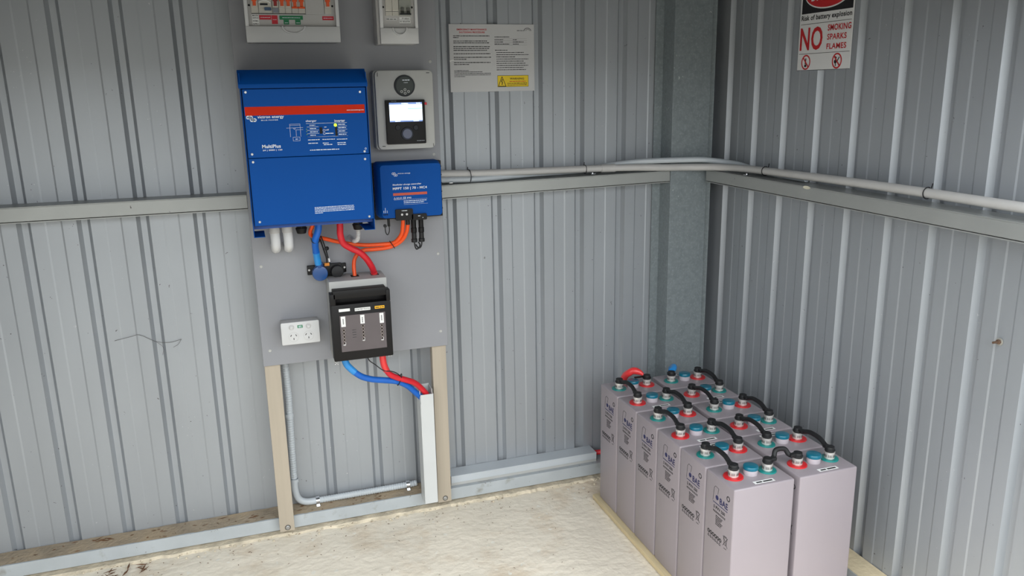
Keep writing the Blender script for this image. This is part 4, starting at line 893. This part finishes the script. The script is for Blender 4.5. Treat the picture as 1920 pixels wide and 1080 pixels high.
# ================================================================ BATTERIES
t = thing('battery_tray', 'thin pine sheet lying under the block of batteries', 'board', (.2, -.67, 0))
M().box(-.0040, .4200, -1.120, -.2320, -.0005, .0165).build('sheet', PINE, t, bevel=.001)
CW, CL, CH, CZ = .1867, .1340, .4414, .0170
PY = .1397; YB = -.2545; RX = (.0132 + CW / 2, .0132 + CW * 1.5 + .0177)
def make_cell():
    t = thing('battery_cell', 'x', 'battery', (0, 0, 0), 'grey battery cells on the pine sheet')
    m = M(); m.box(-CW / 2, CW / 2, -CL / 2, CL / 2, 0, CH); m.build('case', CASE, t, bevel=.0045, seg=3)
    for x, mt, nm in ((-.0535, BRED, 'positive_disc'), (.0535, BTEAL, 'negative_disc')):
        r = .0275 if x < 0 else .0255
        m = M(); m.cyl((x, 0, CH - .0005), (0, 0, 1), r, .0042, 32, r2=r - .001); m.build(nm, mt, t, bevel=.0007, seg=1)
        m = M(); m.cyl((x, 0, CH + .003), (0, 0, 1), .0138, .0022, 24); m.cyl((x, 0, CH + .004), (0, 0, 1), .0130, .0180, 24, r2=.0140); m.cyl((x, 0, CH + .0205), (0, 0, 1), .0148, .0022, 24)
        tm = m.build('terminal', MET, t)
        m = M()
        for k in range(26):
            a = k * 2 * math.pi / 26; rr_ = .01365
            if k % 4 != 3:
                c_, s_ = math.cos(a), math.sin(a); w = .0007
                m.hexa([(x + rr_ * c_ - w * s_, rr_ * s_ + w * c_, CH + .0085), (x + rr_ * c_ + w * s_, rr_ * s_ - w * c_, CH + .0085), (x + (rr_ + .0006) * c_ + w * s_, (rr_ + .0006) * s_ - w * c_, CH + .0085), (x + (rr_ + .0006) * c_ - w * s_, (rr_ + .0006) * s_ + w * c_, CH + .0085)],
                       [(x + rr_ * c_ - w * s_, rr_ * s_ + w * c_, CH + .0155), (x + rr_ * c_ + w * s_, rr_ * s_ - w * c_, CH + .0155), (x + (rr_ + .0009) * c_ + w * s_, (rr_ + .0009) * s_ - w * c_, CH + .0155), (x + (rr_ + .0009) * c_ - w * s_, (rr_ + .0009) * s_ + w * c_, CH + .0155)])
        m.build('stamped_marks', mat('stamped_grey', (112, 108, 106), .4, .3, var=.1, scale=90), tm)
        m = M(); m.cyl((x, 0, CH + .0225), (0, 0, 1), .0125, .0150, 24, r2=.0118); m.cyl((x, 0, CH + .0375), (0, 0, 1), .0060, .0006, 6); m.build('bolt_cap', BLKR, tm, bevel=.0012)
    m = M(); m.cyl((0, 0, CH - .0005), (0, 0, 1), .0195, .0165, 28); m.build('vent_neck', VCLR, t, bevel=.001)
    m = M(); m.cyl((0, 0, CH + .0145), (0, 0, 1), .0212, .0105, 32, r2=.0200); m.build('vent_cap', VTEAL, t, bevel=.0022)
    ft = topface(CH); m = M(); ft.quad(m, -.0230, .0390, -.0570, -.0430, .0003); sl = m.build('white_sticker', WHL, t)
    ft = topface(CH + .0003); m = M(); ft.words(m, -.0160, .0340, -.0500, .0070, 5, .0002); m.build('sticker_lettering', PRINTK, sl)
    for side in (-1, 1):
        if side < 0: f = Face((-CW / 2, 0, 0), (0, -1, 0), (0, 0, 1), (-1, 0, 0))
        else: f = Face((CW / 2, 0, 0), (0, 1, 0), (0, 0, 1), (1, 0, 0))
        z = -.018; m = M()
        f.text(m, 'BAE', .0030, .0415, .3875 + z, .4055 + z); f.disc(m, -.0105, .3995 + z, .0068)
        f.words(m, -.0290, .0400, .3815 + z, .0024, 2)
        q = [(-.0250, .3860), (-.0110, .4290), (.0010, .4290), (-.004, .4130), (-.0290, .3900), (-.0290, .3840)]
        m.build('blue_lettering', PRINTB, t)
        m = M()
        for (a0, b0), (a1, b1) in zip([(-.0300, .3840), (-.0260, .4230), (-.0200, .4300), (-.0040, .4280)], [(-.0260, .4230), (-.0200, .4300), (-.0040, .4280), (-.0080, .4100)]): f.stroke(m, a0, b0 + z, a1, b1 + z, .0009)
        f.circle(m, .0416, .4215 + z, .0066, .0024, seg=12)
        f.text(m, '5 PVV 550', -.0250, .0300, .3640 + z, .3735 + z)
        for k in range(10): f.quad(m, -.0260 + k * .006, -.0230 + k * .006, .3535 + z, .3590 + z)
        for k in range(6): f.words(m, -.0130, .0200 - .004 * (k % 3), .3460 - k * .0050 + z, .0026, k + 3)
        for k in range(6):
            f.circle(m, -.0440 + k * .0115, .2835 + z, .0046, .0026, seg=10)
            f.stroke(m, -.0480 + k * .0110, .2680 + z, -.0440 + k * .0110, .2755 + z, .0011); f.stroke(m, -.0400 + k * .0110, .2680 + z, -.0440 + k * .0110, .2755 + z, .0011); f.stroke(m, -.0480 + k * .0110, .2680 + z, -.0400 + k * .0110, .2680 + z, .0011)
        for a0, b0, a1, b1 in ((.027, .3050, .047, .3050), (.029, .3020, .0325, .2830), (.045, .3020, .0415, .2830), (.0325, .2830, .0415, .2830), (.0265, .3070, .0475, .2780), (.0475, .3070, .0265, .2780), (.031, .2720, .043, .2720), (.0310, .3080, .043, .3080)):
            f.stroke(m, a0, b0 + z, a1, b1 + z, .0014)
        m.build('black_lettering', PRINTK, t)
    return t
def copy_tree(o, parent=None):
    c = o.copy(); COL.objects.link(c)
    if parent is not None: c.parent = parent
    for ch in list(o.children): copy_tree(ch, c)
    return c
proto = make_cell()
ordn = ['farthest from camera, against back wall', 'second from the back wall', 'third from the back wall', 'fourth from the back wall', 'fifth from the back wall', 'nearest the camera']
CELLS = {}
first = True
for row in range(2):
    for k in range(6):
        c = proto if first else copy_tree(proto); first = False
        flip = (k % 2 == 0)      # back cell: teal left, red right
        x = RX[row]; y = YB - PY * (k + .5)
        c.location = (x, y, CZ); c.rotation_euler = (0, 0, math.pi if flip else 0)
        c['label'] = 'grey battery cell in %s row, %s' % ('left' if row == 0 else 'right', ordn[k])
        c['_at'] = (x, y, CZ)
        CELLS[(row, k)] = (x, y)
ZL = CZ + CH + .029
def link(p, q, label, arch=.012, side=(0, 0)):
    p = Vector((p[0], p[1], ZL)); q = Vector((q[0], q[1], ZL)); d = (q - p).normalized(); L = (q - p).length
    t = thing('link_cable', label, 'cable', tuple(p), 'black link cables between battery cells')
    s_ = Vector((side[0], side[1], 0))
    m = M(); m.tube([p + d * .008 + Vector((0, 0, .001)), p + d * .024 + Vector((0, 0, .004)) + s_ * .5, p + d * (L * .36) + Vector((0, 0, arch * .9)) + s_, p + d * (L * .64) + Vector((0, 0, arch * .85)) + s_, q - d * .024 + Vector((0, 0, .003)) + s_ * .5, q - d * .010], .0068, seg=14)
    m.build('sleeve', BLKR, t)
    for c, dd in ((p, d), (q, -d)):
        m = M(); m.cyl(c + Vector((0, 0, -.0045)), (0, 0, 1), .0142, .0050, 24); m.hexa([c + dd * .006 + Vector((-dd.y * .006, dd.x * .006, -.004)), c + dd * .006 + Vector((dd.y * .006, -dd.x * .006, -.004)), c + dd * .026 + Vector((dd.y * .005, -dd.x * .005, -.003)), c + dd * .026 + Vector((-dd.y * .005, dd.x * .005, -.003))],
                     [c + dd * .006 + Vector((-dd.y * .007, dd.x * .007, .008)), c + dd * .006 + Vector((dd.y * .007, -dd.x * .007, .008)), c + dd * .026 + Vector((dd.y * .006, -dd.x * .006, .007)), c + dd * .026 + Vector((-dd.y * .006, dd.x * .006, .007))])
        m.build('lug_boot', BLKR, t, bevel=.0012)
    return t
def term(row, k, s):  # s=-1 left, +1 right
    x, y = CELLS[(row, k)]; return (x + s * .0535, y)
W = ['first', 'second', 'third', 'fourth', 'fifth', 'sixth']
for row, nm, order in ((0, 'left', [(0, -1), (1, 1), (2, -1), (3, 1), (4, -1)]), (1, 'right', [(0, 1), (1, -1), (2, 1), (3, -1), (4, 1)])):
    for k, s in order:
        link(term(row, k, s), term(row, k + 1, s), 'black link cable joining %s and %s cells of %s row from back wall' % (W[k], W[k + 1], nm), .013, ((.004 if s > 0 else .003), 0))
link(term(0, 5, 1), term(1, 5, -1), 'black arched link cable joining nearest cells of both rows', .021, (0, .014))

# end cables at the back
x, y = term(0, 0, 1)
t = thing('cable_lug', 'red heat-shrunk cable lug on rear left battery cell', 'cable lug', (x, y, ZL))
m = M(); m.box(x - .042, x - .004, y + .006, y + .016, ZL - .003, ZL + .001); m.build('lug_strap', BLK, t, bevel=.001)
m = M(); m.tube([(x - .008, y + .012, ZL + .0050), (x - .018, y + .022, ZL + .0125), (x - .034, y + .036, ZL + .0155), (x - .047, y + .047, ZL + .005), (x - .051, y + .067, ZL - .012), (x - .052, y + .084, ZL - .040)], .0130, seg=18, rfun=lambda i, n: .005 + .0075 * min(1, i / (n * .3))); m.build('red_sleeve', HRED, t)
m = M(); m.cyl((x, y, ZL - .0045), (0, 0, 1), .0150, .005, 24); m.build('lug_ring', BLKR, t)
x, y = term(1, 0, -1)
t = thing('battery_cable', 'blue cable rising behind rear right battery cell', 'cable', (x, y, ZL))
m = M(); m.tube([(x + .040, y + .070, ZL - .010), (x + .042, y + .085, ZL - .04), (x + .04, y + .088, .35), (x + .02, -.200, .18), (x - .02, -.150, .06), (x - .08, -.140, .012)], .0085, seg=18); m.build('blue_sheath', CBLUE, t)
m = M(); m.tube([(x + .008, y + .012, ZL + .004), (x + .024, y + .026, ZL + .0085), (x + .034, y + .045, ZL + .0065), (x + .040, y + .072, ZL - .012)], .0108, seg=18); m.build('heat_shrink', HBLUE, t)
m = M(); m.cyl((x, y, ZL - .0045), (0, 0, 1), .0150, .005, 24); m.box(x - .006, x + .016, y, y + .020, ZL - .004, ZL); m.build('lug_ring', BLKR, t)

# ================================================================ leaf litter on rail and floor
m = M(); rr = random.Random(11)
def leaf(m, x, y, z, L, w, a):
    u = Vector((math.cos(a), math.sin(a), rr.uniform(-.1, .25))); v = Vector((-math.sin(a), math.cos(a), rr.uniform(-.2, .2)))
    c = Vector((x, y, z)); n = Vector((0, 0, .0008))
    p = [c - u * L / 2, c - v * w / 2 + n, c + u * L / 2, c + v * w / 2 + n]
    p = [Vector((q.x, q.y, max(q.z, z))) for q in p]
    m.hexa([q for q in p], [q + Vector((0, 0, .0008)) for q in p])
for k in range(60):
    x = rr.uniform(-2.2, -.62); leaf(m, x, rr.uniform(-.078, -.012), .0605, rr.uniform(.004, .018), rr.uniform(.002, .005), rr.uniform(-.6, .6))
for x, y in ((-1.68, -.03), (-1.67, -.035), (-1.655, -.028), (-1.69, -.02), (-1.2, -.05), (-1.3, -.02)):
    leaf(m, x, y, .061, .035, .006, rr.uniform(-.5, .5))
m2 = M()
for k in range(150):
    x = rr.uniform(-2.0, 0.0); y = -.09 - abs(rr.gauss(0, .10)); leaf(m2, x, y, .0015, rr.uniform(.003, .010), rr.uniform(.0015, .003), rr.uniform(0, 3.1))
for k in range(70):
    leaf(m2, rr.uniform(-1.3, 0.0), rr.uniform(-.9, -.15), .0015, rr.uniform(.003, .009), rr.uniform(.0012, .0025), rr.uniform(0, 3.1))
for k in range(14):
    leaf(m2, -1.60 + rr.uniform(-.06, .06), -.155 + rr.uniform(-.03, .03), .003, rr.uniform(.02, .05), rr.uniform(.004, .009), rr.uniform(0, 3.1))
o = m.build('rail_leaf_litter', LEAF, kind='stuff'); tag(o, 'brown leaf scraps lying on dirty bottom rail', 'leaves')
o = m2.build('floor_leaf_litter', LEAF, kind='stuff'); tag(o, 'brown leaf scraps and twigs scattered on concrete floor', 'leaves')
# crumbled mortar along the rail
m = M()
for k in range(200):
    x = rr.uniform(-2.1, .34); y = -.088 - abs(rr.gauss(0, .02)); s_ = rr.uniform(.0015, .0055)
    m.cyl((x, y, -.002), (rr.uniform(-.3, .3), rr.uniform(-.3, .3), 1), s_, rr.uniform(.002, .0045), 6, r2=s_ * .55)
for k in range(60):
    x = .44 + abs(rr.gauss(0, .02)); y = rr.uniform(-1.3, -.85); s_ = rr.uniform(.003, .010)
    m.cyl((min(x, .49), y, -.002), (rr.uniform(-.3, .3), rr.uniform(-.3, .3), 1), s_, rr.uniform(.003, .009), 6, r2=s_ * .55)
o = m.build('mortar_crumbs', mat('crumbled_mortar', (206, 194, 172), .95, var=.25, scale=20, bump=.5, bscale=80), kind='stuff'); tag(o, 'crumbled pale mortar bits along foot of the walls', 'rubble')

web = [(-1.5588, .7286), (-1.51, .737), (-1.4844, .7394), (-1.4403, .7127), (-1.3997, .7043), (-1.3636, .7109)]
m = M(); m.tube([(x, -.0035, z) for x, z in web], .0007, seg=5, sub=4)
m.tube([(-1.4403, -.0035, .7127), (-1.42, -.004, .690), (-1.425, -.0035, .665)], .0005, seg=5); m.tube([(-1.3636, -.0035, .7109), (-1.375, -.004, .695), (-1.39, -.0035, .687)], .0005, seg=5)
tag(m.build('cobweb', mat('cobweb_grey', (84, 82, 80), .9, var=.2, scale=60)), 'wispy dark cobweb strand on back wall left of board', 'cobweb')

for o in bpy.data.objects:
    if '_at' in o.keys(): del o['_at']
